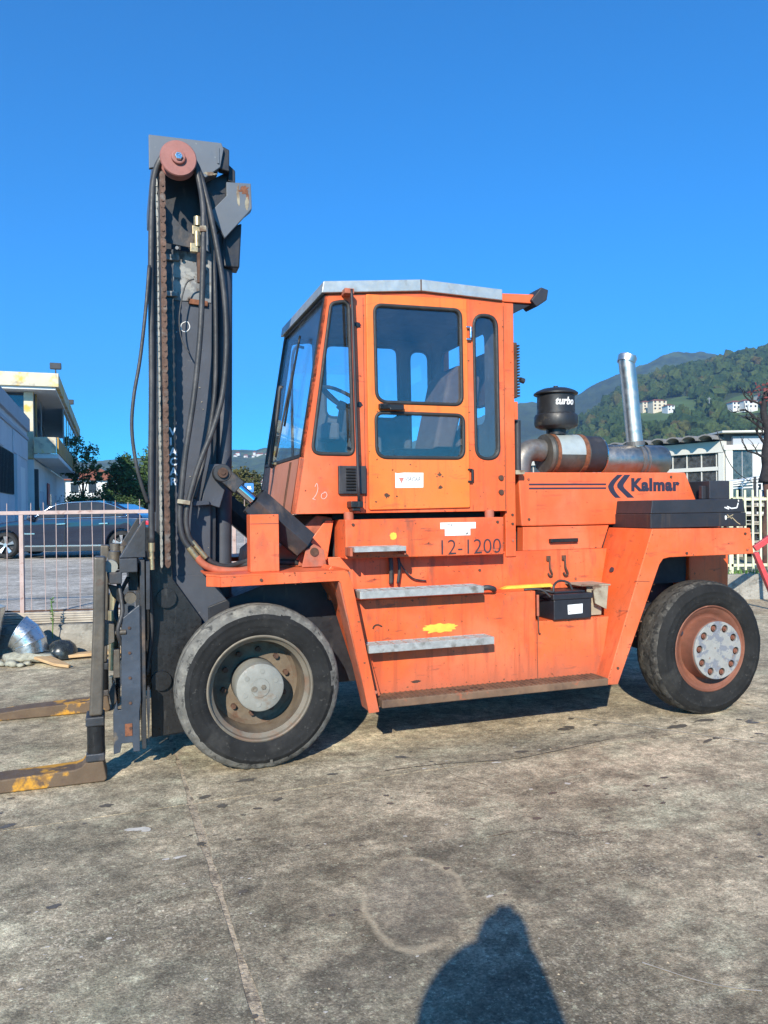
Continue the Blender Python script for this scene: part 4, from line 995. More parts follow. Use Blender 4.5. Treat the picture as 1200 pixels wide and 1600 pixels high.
for x in (-1.5, 1.5):
    w_ = empty('wheel', (x, -.80, .335), 0, car_)
    B().lathe([(.10, .24), (.12, .29), (.08, .33), (-.08, .33), (-.125, .30), (-.13, .25), (-.12, .235)], (0, 0, 0), (0, 1, 0), 36).build('tyre', 'car_tyre', w_)
    B().lathe([(-.125, .245), (-.115, .235), (-.06, .225), (-.02, .20), (-.02, .001)], (0, 0, 0), (0, 1, 0), 36).build('rim', 'car_trim', w_)
    for k in range(5):
        a = k * 2 * math.pi / 5 + .3; ca, sa = math.cos(a), math.sin(a); cb_, sb_ = math.cos(a + .30), math.sin(a + .30); cc_, sc_ = math.cos(a - .30), math.sin(a - .30)
        B().add([(.035 * cc_, -.085, .035 * sc_), (.035 * cb_, -.085, .035 * sb_), (.232 * math.cos(a + .2), -.118, .232 * math.sin(a + .2)), (.232 * math.cos(a - .2), -.118, .232 * math.sin(a - .2)),
                 (.035 * cc_, -.05, .035 * sc_), (.035 * cb_, -.05, .035 * sb_), (.232 * math.cos(a + .2), -.09, .232 * math.sin(a + .2)), (.232 * math.cos(a - .2), -.09, .232 * math.sin(a - .2))],
                [(0, 1, 2, 3), (7, 6, 5, 4), (0, 4, 5, 1), (1, 5, 6, 2), (2, 6, 7, 3), (3, 7, 4, 0)]).build('spoke', 'alloy', w_)
    B().cyl((0, -.10, 0), (0, -.05, 0), .05, n=16).build('hub', 'alloy', w_)
    for yy in (.80,):
        c_ = copy_tree(w_, car_); c_.location = (x, .80, .335); c_.scale = (1, -1, 1)

# ------------------------------------------------------------------ the photographer, standing behind the lens and casting the shadow in the foreground
mat('skin', (.50, .29, .20), .6, 0, .06, 6, (), 0)
mat('shirt', (.06, .075, .11), .85, 0, .1, 6, (), 0)
mat('trousers', (.03, .035, .05), .9, 0, .1, 6, (), 0)
mat('hair', (.02, .015, .012), .7, 0, .2, 20, (), 0)
def skin_body(name, verts, edges, material, parent, root=0, sub=2):
    me = bpy.data.meshes.new(name); me.from_pydata([v[:3] for v in verts], edges, []); me.update()
    o = bpy.data.objects.new(name, me); COL.objects.link(o)
    md = o.modifiers.new('skin', 'SKIN'); md.use_smooth_shade = True
    sub_ = o.modifiers.new('sub', 'SUBSURF'); sub_.levels = sub; sub_.render_levels = sub
    for i, v in enumerate(verts):
        r = v[3]; me.skin_vertices[0].data[i].radius = r if isinstance(r, tuple) else (r, r)
        me.skin_vertices[0].data[i].use_root = i == root
    dg = bpy.context.evaluated_depsgraph_get(); dg.update()
    m2 = bpy.data.meshes.new_from_object(o.evaluated_get(dg)); bpy.data.objects.remove(o); m2.materials.clear()
    return link(name, m2, material, parent)
ph = empty('person', (-.10, -.34, 0)); ph.scale = (1, 1.1, 1.03); tag(ph, 'person in dark clothes behind the camera, both hands raised to a phone', 'person')
bv = [(0, 0, .98, (.15, .11)), (0, 0, 1.15, (.16, .11)), (0, -.01, 1.32, (.20, .13)), (0, 0, 1.43, (.17, .11)), (.03, .01, 1.50, (.06, .06)), (.05, .03, 1.62, (.075, .09)), (.05, .03, 1.71, (.07, .085)), (.05, .03, 1.765, (.04, .05)),
      (-.19, 0, 1.41, .065), (-.16, .10, 1.44, .095), (-.05, .19, 1.51, .09), (.045, .255, 1.55, .05),
      (.19, 0, 1.41, .065), (.23, .06, 1.30, .075), (.19, .17, 1.45, .06), (.155, .255, 1.55, .045),
      (-.10, 0, .90, .09), (-.11, .03, .50, .065), (-.12, 0, .09, .045), (-.13, .14, .04, .04), (.10, 0, .90, .09), (.11, .03, .50, .065), (.12, 0, .09, .045), (.13, .14, .04, .04)]
be = [(0, 1), (1, 2), (2, 3), (3, 4), (4, 5), (5, 6), (6, 7), (3, 8), (8, 9), (9, 10), (10, 11), (3, 12), (12, 13), (13, 14), (14, 15), (0, 16), (16, 17), (17, 18), (18, 19), (0, 20), (20, 21), (21, 22), (22, 23)]
body = skin_body('body', bv, be, 'shirt', ph)
body.data.materials.append(MATS['skin']); body.data.materials.append(MATS['trousers'])
for p in body.data.polygons:
    c = p.center
    if c.z > 1.50 or (c.y > .20 and c.z > 1.3): p.material_index = 1
    elif c.z < .95: p.material_index = 2
b = B(); b.lathe([(0, .10), (.05, .105), (.10, .085), (.13, .04), (.14, .001)], (.05, .015, 1.665), (0, 0, 1), 20); b.build('hair', 'hair', ph)
for s_ in (-1, 1):
    hv = [((.045 if s_ < 0 else .155), .25, 1.55, .040), ((.047 if s_ < 0 else .153), .262, 1.59, (.042, .020)), ((.05 if s_ < 0 else .15), .268, 1.62, (.044, .018))]
    he = [(0, 1), (1, 2)]
    for k in range(4):
        i = len(hv); x0 = hv[2][0]
        hv += [(x0 + s_ * .012, .270, 1.595 + k * .017, .0095), (x0 + s_ * .006, .288, 1.597 + k * .018, .009), (x0 - s_ * .03, .294 - .004 * k, 1.60 + k * .018, .008)]
        he += [(2, i), (i, i + 1), (i + 1, i + 2)]
    i = len(hv); hv += [(hv[1][0] - s_ * .02, .258, 1.59, .011), (hv[1][0] - s_ * .035, .252, 1.61, .009)]; he += [(1, i), (i, i + 1)]
    skin_body('hand', hv, he, 'skin', ph, sub=1)
pn_ = B(); pn_.box(-.037, .037, -.030, -.022, -.10, .06)
pho = pn_.build('phone', 'lamp_black', None, .003); pho.location = (.0, 0, CAM_H); tag(pho, 'black phone held upright in both hands at the camera position', 'phone')

# ------------------------------------------------------------------ air
hzb = B().box(-1900, 1900, -60, 1900, -3, 345)
hm = bpy.data.materials.new('haze'); hm.use_nodes = True; nt = hm.node_tree; nt.nodes.remove(nt.nodes['Principled BSDF'])
pv = nd(nt, 'ShaderNodeVolumePrincipled'); pv.inputs['Color'].default_value = (.50, .72, 1, 1); pv.inputs['Density'].default_value = .00038; pv.inputs['Anisotropy'].default_value = .3
nt.links.new(pv.outputs[0], nt.nodes['Material Output'].inputs['Volume']); MATS['haze'] = hm
HZ = tag(hzb.build('haze', 'haze'), kind='stuff')

# ================================================================== the forklift (x runs from its nose to its tail, y away from the near side, z up)
A = R(19.0)
FK = empty('forklift', (-.80, 4.93, 0), A)
tag(FK, 'large worn orange counterbalance forklift truck with tall grey mast and glazed cab', 'forklift')
YC = 1.17                                   # centre plane
def mirror(o):
    """the same part on the far side"""
    c = o.copy(); COL.objects.link(c); c.parent = o.parent
    c.scale = (1, -1, 1); c.location = (0, 2 * YC, 0)
    for ch in list(o.children):
        d = ch.copy(); COL.objects.link(d); d.parent = c
    return c

# ---- chassis, tank, side panels
chs = B()
chs.prism([(-.28, .50), (-.28, 1.02), (.1, 1.15), (.62, 1.30), (2.85, 1.30), (2.85, .55), (2.3, .42), (.3, .42)], .47, 1.87)
chs.box(2.86, 3.9, .78, 1.56, .55, 1.29)
chs.build('chassis', 'rail_dark', FK, .006)
band = side('side_frame_plate', [(.56, 1.03), (2.84, 1.03), (2.90, 1.335), (.56, 1.335)], [], .40, .06, 'orange_tank', FK, .003)
tank = B()
tank.prism([(.665, 1.05), (2.09, 1.05), (2.09, .82), (2.735, .82), (2.655, .375), (.845, .375)], .15, .468)
tank.build('side_tank', 'orange_tank', FK, .006)
fw = B(); fw.prism([(.50, 1.30), (.665, 1.045), (.845, .37), (.80, .36), (.60, 1.0), (.46, 1.25)], .10, .46)
fw.build('tank_end_plate', 'orange_tank', FK, .004)
B().box(2.09, 2.74, .425, .466, .822, 1.049).build('battery_tray_back', 'rust_dark', FK)
pn = B(); pn.prism([(.645, 1.33), (1.882, 1.325), (1.884, 1.605), (.645, 1.605)], .25, .55)
panel = pn.build('model_panel', 'orange_tank', FK, .006)
# yellow sprayed patches, data plate and the model number on that panel
def blob(name, c, ru, rz, v, material, parent, seed, rag=.35, n=40):
    pts = []
    for k in range(n):
        t = 2 * math.pi * k / n
        q = 1 + rag * (noise.noise(Vector((math.cos(t) * 2.2, math.sin(t) * 2.2, seed))) + .5 * noise.noise(Vector((math.cos(t) * 6, math.sin(t) * 6, seed + 5))))
        pts.append((c[0] + ru * q * math.cos(t), c[1] + rz * q * math.sin(t)))
    return side(name, pts, [], v, .002, material, parent)
blob('yellow_paint_spot', (1.0, 1.483), .026, .026, .2485, 'yellow_spray', panel, 1, .2)
side('data_plate', [(1.365, 1.525), (1.40, 1.525), (1.40, 1.475), (1.605, 1.475), (1.605, 1.525), (1.65, 1.525), (1.65, 1.572), (1.365, 1.572)], [], .246, .004, 'white_label', panel, .0008)
text('plate_lettering', "1 '''''' 8", .022, 'ink_grey', panel, (1.40, .2445, 1.545), XA, ZA)
text('plate_number', "6R", .022, 'ink', panel, (1.565, .2445, 1.482), XA, ZA)
text('model_number', '12-1200', .158, 'ink', panel, (1.338, .2475, 1.338), XA, ZA, -.0022, 0, 1.0)
B().box(.64, 1.9, .57, 1.8, 1.301, 1.648).build('dark_gap_filler', 'interior_dark', FK)  # added dark box that keeps the gap under the cab from showing light
for x in (.69, 1.80): B().cyl((x, .32, 1.60), (x, .32, 1.66), .035).build('cab_mount', 'orange_dull', FK)
blob('yellow_paint_patch', (1.315, .82), .125, .032, .1485, 'yellow_spray', bpy.data.objects['side_tank'], 4, .55)

# ---- steps
def step(name, x0, x1, y0, y1, z0, z1, cells):
    s = B()
    s.box(x0, x1, y0, y0 + .012, z0, z1); s.box(x0, x1, y1 - .012, y1, z0, z1)
    s.box(x0, x0 + .012, y0 + .012, y1 - .012, z0, z1); s.box(x1 - .012, x1, y0 + .012, y1 - .012, z0, z1)
    s.box(x0 + .012, x1 - .012, y0 + .012, y1 - .012, z0 + .01, z1 - .022)
    o = s.build(name, 'grating', FK, .003)
    for i in range(1, cells):
        x = x0 + (x1 - x0) * i / cells
        B().box(x - .005, x + .005, y0 + .012, y1 - .012, z1 - .022, z1 - .001).build('tread_bar', 'grating', o)
    for j in (1, 2):
        y = y0 + (y1 - y0) * j / 3
        B().box(x0 + .012, x1 - .012, y - .004, y + .004, z1 - .022, z1 - .002).build('tread_bar', 'grating', o)
    return o
step('step_tread', .668, 1.588, -.005, .175, 1.075, 1.125, 10)
step('step_tread', .724, 1.664, -.005, .149, .705, .758, 10)
st = step('step_tread', .660, 1.035, .085, .249, 1.385, 1.418, 5)
B().box(.640, .658, .12, .249, 1.355, 1.415).build('step_bracket', 'orange_dull', FK, .003); B().box(1.036, 1.05, .12, .249, 1.355, 1.415).build('step_bracket', 'orange_dull', FK, .003)
fp = B(); fp.box(.800, 2.585, -.045, .149, .338, .392)
fp_o = fp.build('footplate', 'footplate_rust', FK, .006)
for i in range(44):                           # raised anti-slip ribs of the footplate
    x = .83 + i * .04
    B().box(x, x + .012, -.04, .14, .392, .3965).build('rib', 'footplate_rust', fp_o)

# ---- front fender with its leg
ff = B()
ff.hprism([(-.33, .10), (-.255, -.03), (.56, -.03), (.60, .02), (.60, .46), (-.33, .46)], 1.262, 1.275)
ff.prism([(-.252, 1.200), (.515, 1.206), (.53, 1.19), (.712, .31), (.785, .314), (.612, 1.17), (.575, 1.268), (-.252, 1.261)], -.03, -.016)
ff.add([(-.33, .10, 1.195), (-.254, -.028, 1.20), (-.254, -.028, 1.261), (-.33, .10, 1.261), (-.318, .105, 1.195), (-.244, -.016, 1.20), (-.244, -.016, 1.261), (-.318, .105, 1.261)],
       [(0, 1, 2, 3), (7, 6, 5, 4), (0, 4, 5, 1), (3, 2, 6, 7)])
ff_o = ff.build('front_fender', 'orange', FK, .003)
B().prism([(.60, 1.262), (.50, 1.262), (.715, .32), (.728, .32), (.61, 1.0)], -.014, .14).build('inner_flange', 'orange_dull', ff_o)
mirror(ff_o)
# orange upright box standing on the fender
ub = B(); ub.box(-.045, .145, .10, .24, 1.276, 1.652)
ub_o = ub.build('upright_box', 'orange', FK, .004)
B().box(-.044, .144, .098, .0995, 1.59, 1.593).build('seam', 'ink', ub_o)

# ---- rear fender / counterweight wing
rf = B()
rf.prism([(3.03, 1.497), (3.985, 1.485), (4.02, 1.275), (3.19, 1.273), (3.13, 1.262), (3.095, 1.22), (2.703, .325), (2.597, .33)], 0, .56)
rf_o = rf.build('rear_fender', 'orange', FK, .006)
B().box(2.79, 2.83, -.002, .0, .60, .603).build('scratch', 'ink', rf_o)
mirror(rf_o)
cw = B(); cw.prism([(3.86, .48), (4.28, .62), (4.30, 1.3), (4.20, 1.50), (3.86, 1.50)], .565, 1.775)
cw.build('counterweight', 'orange', FK, .02)
B().cyl((2.895, .34, 1.165), (2.915, .34, 1.157), .022).build('lifting_hole', 'ink', rf_o)
# black boxes on the wing
bb = B(); bb.box(3.055, 3.995, .05, .54, 1.4985, 1.612)
bb_o = bb.build('toolbox', 'black_box_paint', FK, .006)
bl = B(); bl.prism([(3.06, 1.613), (3.99, 1.613), (3.965, 1.724), (3.075, 1.718)], .052, .538)
bl_o = bl.build('toolbox_lid', 'black_box_lid', bb_o, .006)
scr = B()
for a, b_ in ((((3.80, 1.662), (3.845, 1.645))), (((3.845, 1.645), (3.90, 1.650))), (((3.90, 1.650), (3.915, 1.69))), (((3.775, 1.655), (3.82, 1.640))), (((3.918, 1.70), (3.915, 1.715)))):
    scr.bar((a[0], .0512, a[1]), (b_[0], .0512, b_[1]), .002, .010)
scr.build('paint_scratch', 'chalk', bl_o)
scr = B()
for a, b_ in (((3.80, 1.57), (3.86, 1.595)), ((3.80, 1.595), (3.845, 1.56)), ((3.845, 1.575), (3.90, 1.53)), ((3.9, 1.53), (3.93, 1.515))):
    scr.bar((a[0], .0495, a[1]), (b_[0], .0495, b_[1]), .0015, .006)
scr.build('paint_scratch', 'paper_tan', bb_o)
blob('pale_chip', (3.785, 1.572), .01, .018, .0488, 'chalk', bb_o, 9)
sb = B(); sb.box(3.905, 4.12, .36, .62, 1.725, 1.882); sb.box(3.86, 3.904, .40, .44, 1.726, 1.84)
sb.build('filler_box', 'black_box_lid', FK, .006)

# ---- hood
hood = B(); hood.prism([(2.175, 1.525), (2.150, 1.955), (3.775, 1.958), (3.895, 1.70), (3.90, 1.525)], .50, 1.84)
hood_o = hood.build('hood', 'orange_hood', FK, .010)
lo = B(); lo.prism([(2.185, 1.292), (2.190, 1.518), (2.995, 1.518), (2.905, 1.292)], .503, .60)
lo_o = lo.build('hood_side_door', 'orange_hood', FK, .005)
B().prism([(2.25, 1.0), (2.22, 1.52), (3.9, 1.52), (3.85, 1.0)], .605, 1.80).build('engine_bay', 'interior_dark', FK)
hd = B(); hd.bar((2.42, .475, 1.405), (2.675, .475, 1.405), .018, .03); hd.box(2.42, 2.445, .475, .503, 1.385, 1.42); hd.box(2.65, 2.675, .475, .503, 1.385, 1.42)
hd.build('handle', 'grease_shade_black', lo_o, .004)
for z in (1.858, 1.826): side('stripe', [(2.245, z - .007), (2.968, z - .007), (2.968, z + .007), (2.245, z + .007)], [], .4985, .002, 'logo_navy', hood_o)
# the maker's emblem: a curved bar and a chevron
L0 = []
for k in range(13):
    t = k / 12; z = 1.745 + .192 * t
    L0.append((z, t))
arc = [(3.045 - .058 * math.sin(math.pi * min(1, t * 1.02)) ** .9 + (.0 if t < .5 else .035 * (t - .5) * 2) + (.012 * (1 - 2 * t) if t < .5 else 0), z) for z, t in L0]
arc2 = [(x + .055 - .004 * abs(t - .5), z) for (x, z), (_, t) in zip(arc, L0)]
side('emblem_arc', arc + arc2[::-1], [], .4985, .002, 'logo_navy', hood_o)
side('emblem_chevron', rpoly([(3.150, 1.937), (3.208, 1.937), (3.128, 1.842), (3.245, 1.745), (3.178, 1.745), (3.060, 1.845)], [0, 0, .03, 0, 0, .04], 4), [], .4985, .002, 'logo_navy', hood_o)
text('lettering', 'Kalmar', .142, 'logo_navy', hood_o, (3.212, .4975, 1.806), XA, ZA, .0068, 0, 1.10, space=1.09)

# ---- cab
CV0, CV1 = .35, 1.75
cab_side = [(.283, 1.65), (.545, 3.200), (1.278, 3.275), (1.92, 3.256), (1.965, 3.25), (1.968, 1.65)]
tri = rpoly([(.437, 2.073), (.742, 2.070), (.722, 3.172), (.590, 3.142)], [.06, .05, .05, .05])
slit = rpoly([(1.712, 2.050), (1.905, 2.050), (1.897, 3.140), (1.704, 3.140)], .092)
dw1 = rpoly([(.915, 2.450), (1.592, 2.450), (1.588, 3.160), (.908, 3.150)], [.09, .07, .06, .06])
dw2 = rpoly([(.912, 2.050), (1.600, 2.050), (1.602, 2.372), (.908, 2.376)], [.08, .07, .06, .06])
dooropen = [(.875, 1.72), (1.615, 1.72), (1.610, 3.20), (.870, 3.19)]
cab = side('cab', cab_side, [tri, slit, dooropen], CV0, .035, 'orange', FK, .003)
far_w = rpoly([(.90, 2.50), (1.60, 2.50), (1.59, 3.16), (.90, 3.15)], .08)
tri_far = rpoly([(.425, 2.073), (.80, 2.070), (.80, 3.172), (.592, 3.142)], [.06, .05, .05, .05])
side('far_wall', cab_side, [tri_far, slit, far_w], CV1 - .035, .035, 'interior_grey', cab, .003)
rw = flat('rear_wall', [(CV0 + .036, 1.65), (CV1 - .036, 1.65), (CV1 - .036, 3.25), (CV0 + .036, 3.25)],
          [rpoly([(.62, 2.35), (1.5, 2.35), (1.5, 3.08), (.62, 3.08)], .08)], .03, 'interior_grey', cab, (1.94, 0, 0), (0, 1, 0), ZA)
B().box(.30, 1.96, CV0 + .036, CV1 - .036, 1.652, 1.70).build('cab_floor', 'interior_dark', cab)
B().prism([(.56, 3.16), (1.27, 3.235), (1.93, 3.215), (1.93, 3.23), (1.27, 3.255), (.56, 3.18)], CV0 + .036, CV1 - .036).build('headliner', 'interior_grey', cab)
# front: windscreen and lower panel in the raked plane
def fp_u(z): return .283 + (z - 1.65) * (.262 / 1.55)
rk = Vector((.262, 0, 1.55)).normalized()
def fz(z): return (z - 1.65) / rk.z
fr = flat('front_panel', [(0, 0), (CV1 - CV0, 0), (CV1 - CV0, fz(2.04)), (0, fz(2.04))], [], .03, 'orange_front', cab, (.30, CV0, 1.65), (0, 1, 0), rk)
for y in (.62, .66): B().bar((fp_u(1.66) - .002, y, 1.66), (fp_u(2.03) - .002, y, 2.03), .004, .006, (1, 0, 0)).build('panel_seam', 'rust_dark', fr)
text('front_lettering', 'KALMAR', .07, 'ink_grey', fr, (fp_u(1.69) - .003, 1.15, 1.69), (0, -1, 0), rk)
ws = flat('windscreen', [(.03, fz(2.07)), (CV1 - CV0 - .03, fz(2.07)), (CV1 - CV0 - .03, fz(3.17)), (.03, fz(3.17))], [], .008, 'windshield_glass', cab, (.295, CV0, 1.65), (0, 1, 0), rk)
fo = [(.0, fz(2.045)), (CV1 - CV0, fz(2.045)), (CV1 - CV0, fz(3.20)), (0, fz(3.20))]
fi = [(.028, fz(2.068)), (CV1 - CV0 - .028, fz(2.068)), (CV1 - CV0 - .028, fz(3.172)), (.028, fz(3.172))]
flat('windscreen_seal', fo, [fi], .03, 'rubber_gasket', ws, (.295, CV0, 1.65), (0, 1, 0), rk)
# roof
rfp = B(); rfp.prism([(.515, 3.203), (1.278, 3.277), (1.935, 3.258), (1.935, 3.340), (1.278, 3.361), (.53, 3.286)], CV0 - .03, CV1 + .03)
roof = rfp.build('roof', 'galv', cab, .005)
B().box(1.262, 1.272, CV0 - .0325, CV0 - .0305, 3.278, 3.358).build('roof_joint', 'rust_dark', roof)
# window panes and gaskets
def window(poly, v, parent, nm='window_pane'):
    p = side(nm, poly, [], v + .014, .006, 'cab_glass', parent)
    ring_tube('gasket', poly, v + .004, .0145, 'rubber_gasket', p)
    return p
window(tri, CV0, cab); window(slit, CV0, cab)
for q in (tri_far, slit, far_w): window(q, CV1 - .03, cab)
# door
door = side('door', rpoly([(.850, 1.672), (1.648, 1.680), (1.640, 3.246), (.845, 3.222)], .012, 2), [dw1, dw2], .331, .018, 'orange_door', FK, .004)
for q in (dw1, dw2):
    window(q, .331, door)
dh = B(); dh.box(.925, 1.11, .285, .312, 2.398, 2.432); dh.box(.925, .99, .285, .331, 2.396, 2.436); dh.bar((1.0, .292, 2.398), (1.105, .292, 2.40), .02, .02)
dh.build('door_handle', 'grease_shade_black', door, .006)
lab = side('door_sticker', [(1.050, 1.830), (1.268, 1.832), (1.270, 1.940), (1.12, 1.941), (1.09, 1.938), (1.065, 1.935), (1.050, 1.941)], [], .3295, .0015, 'white_label', door)
side('sticker_mark', [(1.075, 1.905), (1.118, 1.905), (1.098, 1.862)], [], .3285, .001, 'ink_red', door)
text('sticker_lettering', 'VIACAR', .046, 'ink_grey', door, (1.120, .3280, 1.878), XA, ZA, .0, .25, .78, .0008)
for z in (3.00, 1.93):
    h = B(); h.cyl((1.665, .322, z - .045), (1.665, .322, z + .035), .011, n=12); h.box(1.63, 1.668, .322, .334, z + .03, z + .042); h.box(1.63, 1.668, .322, .334, z - .062, z - .048)
    h.build('hinge', 'steel_bright' if z > 2.5 else 'grease_shade_black', door, .002)
def chip(x, z, r, sd, parent, v, mt='rust_dark'): blob('paint_chip', (x, z), r, r * .8, v, mt, parent, sd, .7, 18)
for i, (x, z, r) in enumerate(((.985, 1.775, .022), (1.06, 1.768, .008), (1.40, 1.925, .014), (1.378, 1.912, .006), (1.424, 1.912, .006), (1.40, 1.942, .006), (1.405, 1.835, .016), (1.03, 1.96, .006), (.90, 1.73, .008), (1.17, 2.0, .006))): chip(x, z, r, i * 3.3, door, .3296)
for i, (x, z, r) in enumerate(((.785, 3.0, .026), (.79, 2.43, .026))):
    chip(x, z, r, 40 + i, cab, .3485, 'grease_shade_black')
    B().cyl((x, .34, z), (x, .352, z), .016, n=10).build('door_stop', 'grease_shade_black', cab)
for z in (1.905, 1.795):
    B().cyl((1.915, .335, z), (1.915, .352, z), .02, n=14).build('bolt_head', 'rust_dark', cab, .003)
# chalked number on the front pillar panel: strokes
def strokes(name, lines, v, w, material, parent):
    s = B()
    for L in lines:
        s.tube([(p[0], v, p[1]) for p in L], w, 5, 5)
    return s.build(name, material, parent)
strokes('chalk_number', [[(.455, 1.84), (.468, 1.865), (.476, 1.83), (.465, 1.79), (.44, 1.755)], [(.435, 1.757), (.46, 1.748)], [(.53, 1.80), (.505, 1.79), (.50, 1.765), (.52, 1.755), (.54, 1.775), (.535, 1.80), (.52, 1.803)]], .349, .0013, 'chalk', cab)
# black louvre vent, hand rail
vt = B(); vt.box(.622, .827, .318, .349, 1.787, 1.988)
vt_o = vt.build('louvre_vent', 'black_plastic', cab, .005)
for i in range(8):
    z = 1.81 + i * .021
    B().add([(.675, .318, z), (.745, .318, z), (.745, .306, z + .004), (.675, .306, z + .004), (.675, .318, z + .014), (.745, .318, z + .014)], [(0, 1, 2, 3), (3, 2, 5, 4), (0, 3, 4), (1, 5, 2)]).build('louvre', 'grease_shade_black', vt_o)
hr = B(); hr.tube([(0.715,0.260,3.226), (0.724,0.260,2.921), (0.736,0.260,2.381), (0.750,0.260,1.726)], .0105, 12, 4)
hr_o = hr.build('handrail', 'black_plastic', FK)
B().box(.685, .775, .235, .349, 1.690, 1.735).box(.70, .76, .25, .349, 1.665, 1.689).build('rail_foot', 'grease_shade_black', hr_o, .006)
B().box(.665, .735, .255, .349, 3.195, 3.232).build('rail_top_bracket', 'orange_dull', hr_o, .004)
# grab bar and wiper on the windscreen
gb = B(); gb.tube([(0.416,1.250,2.668), (0.395,1.250,2.667), (0.376,1.250,2.495), (0.313,1.250,2.069), (0.334,1.250,2.043)], .016, 10, 4)
gb_o = gb.build('grab_bar', 'black_plastic', FK)
B().cyl((0.323,1.250,2.058), (.36, 1.20, 2.05), .014).build('bar_bracket', 'brass_fitting', gb_o)
wp = B(); wp.tube([(fp_u(2.08) - .05, 1.0, 2.09), (fp_u(2.5) - .045, .95, 2.5), (fp_u(2.75) - .035, .93, 2.75)], .008, 8, 4)
wp_o = wp.build('wiper_arm', 'black_plastic', FK)
B().tube([(fp_u(2.35) - .028, .98, 2.33), (fp_u(2.7) - .03, .93, 2.7), (fp_u(3.0) - .028, .88, 3.02)], .009, 6, 4).build('wiper_blade', 'grease_shade_black', wp_o)
# rear post, top bracket, lamp
po = B(); po.box(1.972, 2.062, .385, .48, 1.295, 3.262)
po_o = po.build('rear_post', 'orange', FK, .006)
B().box(1.972, 2.062, 1.62, 1.715, 1.295, 3.262).build('rear_post', 'orange', FK, .006)
B().box(2.063, 2.10, .40, .47, 2.36, 2.50).build('post_tab', 'orange', po_o, .004)
tb = B(); tb.prism([(1.94, 3.262), (2.235, 3.268), (2.235, 3.338), (1.94, 3.325)], .37, .49)
tb.build('lamp_bracket', 'orange', FK, .005)
lm = B(); lm.prism([(2.06, 3.18), (2.19, 3.245), (2.225, 3.262), (2.06, 3.262)], .39, .47)
lm.build('bracket_gusset', 'rail_dark', FK, .004)
lp = B(); lp.prism(rpoly([(2.195, 3.285), (2.245, 3.235), (2.335, 3.295), (2.350, 3.375), (2.285, 3.392)], .012, 3), .34, .52)
lp_o = lp.build('work_lamp', 'black_plastic', FK, .008)
# cooler behind the cab, black pipe
cl = B(); cl.box(2.10, 2.165, .52, 1.2, 2.55, 2.99)
cl_o = cl.build('cooler', 'rust_dark', FK, .004)
for i in range(18):
    B().box(2.166, 2.185, .515, 1.2, 2.56 + i * .0235, 2.572 + i * .0235).build('cooling_fin', 'black_plastic', cl_o)
B().cyl((2.205, .55, 2.70), (2.24, .55, 2.69), .022, n=12).build('hose_plug', 'black_plastic', cl_o)
B().cyl((2.125, .46, 1.97), (2.125, .46, 2.36), .026).build('black_pipe', 'black_plastic', FK)
B().box(2.085, 2.165, .42, .50, 1.935, 1.968).build('pipe_clamp', 'bracket_pale', FK, .003)
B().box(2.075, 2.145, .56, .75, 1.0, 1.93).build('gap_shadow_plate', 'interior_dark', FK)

# ---- inside the cab
se = B(); se.box(1.22, 1.72, .80, 1.30, 2.02, 2.16)
seat = se.build('seat', 'seat_brown', FK, .04, 3)
sbk = B(); sbk.prism([(1.55, 2.12), (1.72, 2.10), (1.90, 2.78), (1.80, 2.86), (1.70, 2.76)], .82, 1.28)
sbk.build('backrest', 'seat_brown', seat, .03, 3)
B().prism([(1.66, 2.15), (1.80, 2.2), (1.86, 2.72), (1.78, 2.72)], .55, .66).build('seat_bolster', 'seat_brown', seat, .03)
B().box(1.28, 1.66, .88, 1.22, 1.702, 2.015).build('seat_base', 'interior_dark', seat, .01)
cn = B(); cn.box(.62, 1.75, 1.42, 1.70, 1.702, 2.14); cn.box(.42, .62, .55, 1.6, 1.702, 2.02)
cn.build('console', 'interior_grey', FK, .02)
B().tube([(.98, .95, 2.10), (.93, .95, 2.28), (.88, .95, 2.5)], .045, 12, 4).tube([(.60, .95, 1.70), (.76, .95, 2.0), (.86, .95, 2.46)], .055, 12, 4).box(.66, .82, .82, 1.08, 2.02, 2.28).build('steering_column', 'interior_dark', FK, .01)
sw = B(); axd = Vector((.5, 0, .87)).normalized(); c0 = Vector((.86, .95, 2.54)); _, sx, sy = frame(axd)
ringp = [c0 + (sx * math.cos(t) + sy * math.sin(t)) * .20 for t in [2 * math.pi * k / 24 for k in range(25)]]
sw.tube(ringp, .015, 8, 1)
for k in range(3):
    t = 2 * math.pi * k / 3 + .4; sw.cyl(c0 - axd * .05, c0 + (sx * math.cos(t) + sy * math.sin(t)) * .2, .013, n=8)
sw.cyl(c0 - axd * .08, c0 - axd * .02, .04)
sw.build('steering_wheel', 'interior_dark', FK)
B().box(.60, .72, .62, .84, 2.20, 2.33).build('gauge_box', 'interior_grey', FK, .02)
B().tube([(.55, 1.5, 2.0), (.55, 1.5, 2.8), (.58, 1.5, 3.05), (.66, 1.5, 3.06)], .012, 8, 4).build('inner_grab_rail', 'interior_dark', FK)
for i, (x, y) in enumerate(((1.0, 1.46), (1.08, 1.48), (1.16, 1.46), (1.24, 1.48))):
    B().cyl((x, y, 2.14), (x + .02, y - .02, 2.30), .008, n=8).lathe([(-.03, .001), (-.026, .016), (0, .024), (.026, .016), (.03, .001)], (x + .02, y - .02, 2.32), (0, 0, 1), 10).build('control_lever', 'interior_dark', FK)
pp = B()
for i in range(14):
    c = Vector((1.08 + random.uniform(-.12, .12), 1.25 + random.uniform(-.1, .1), 2.12 + random.uniform(-.03, .05)))
    a_ = Vector((random.uniform(-1, 1), random.uniform(-1, 1), random.uniform(-.5, .5))).normalized() * .07; b_ = a_.orthogonal().normalized() * .05
    pp.add([c - a_, c + b_, c + a_, c - b_ + Vector((0, 0, .015))], [(0, 1, 2, 3)])
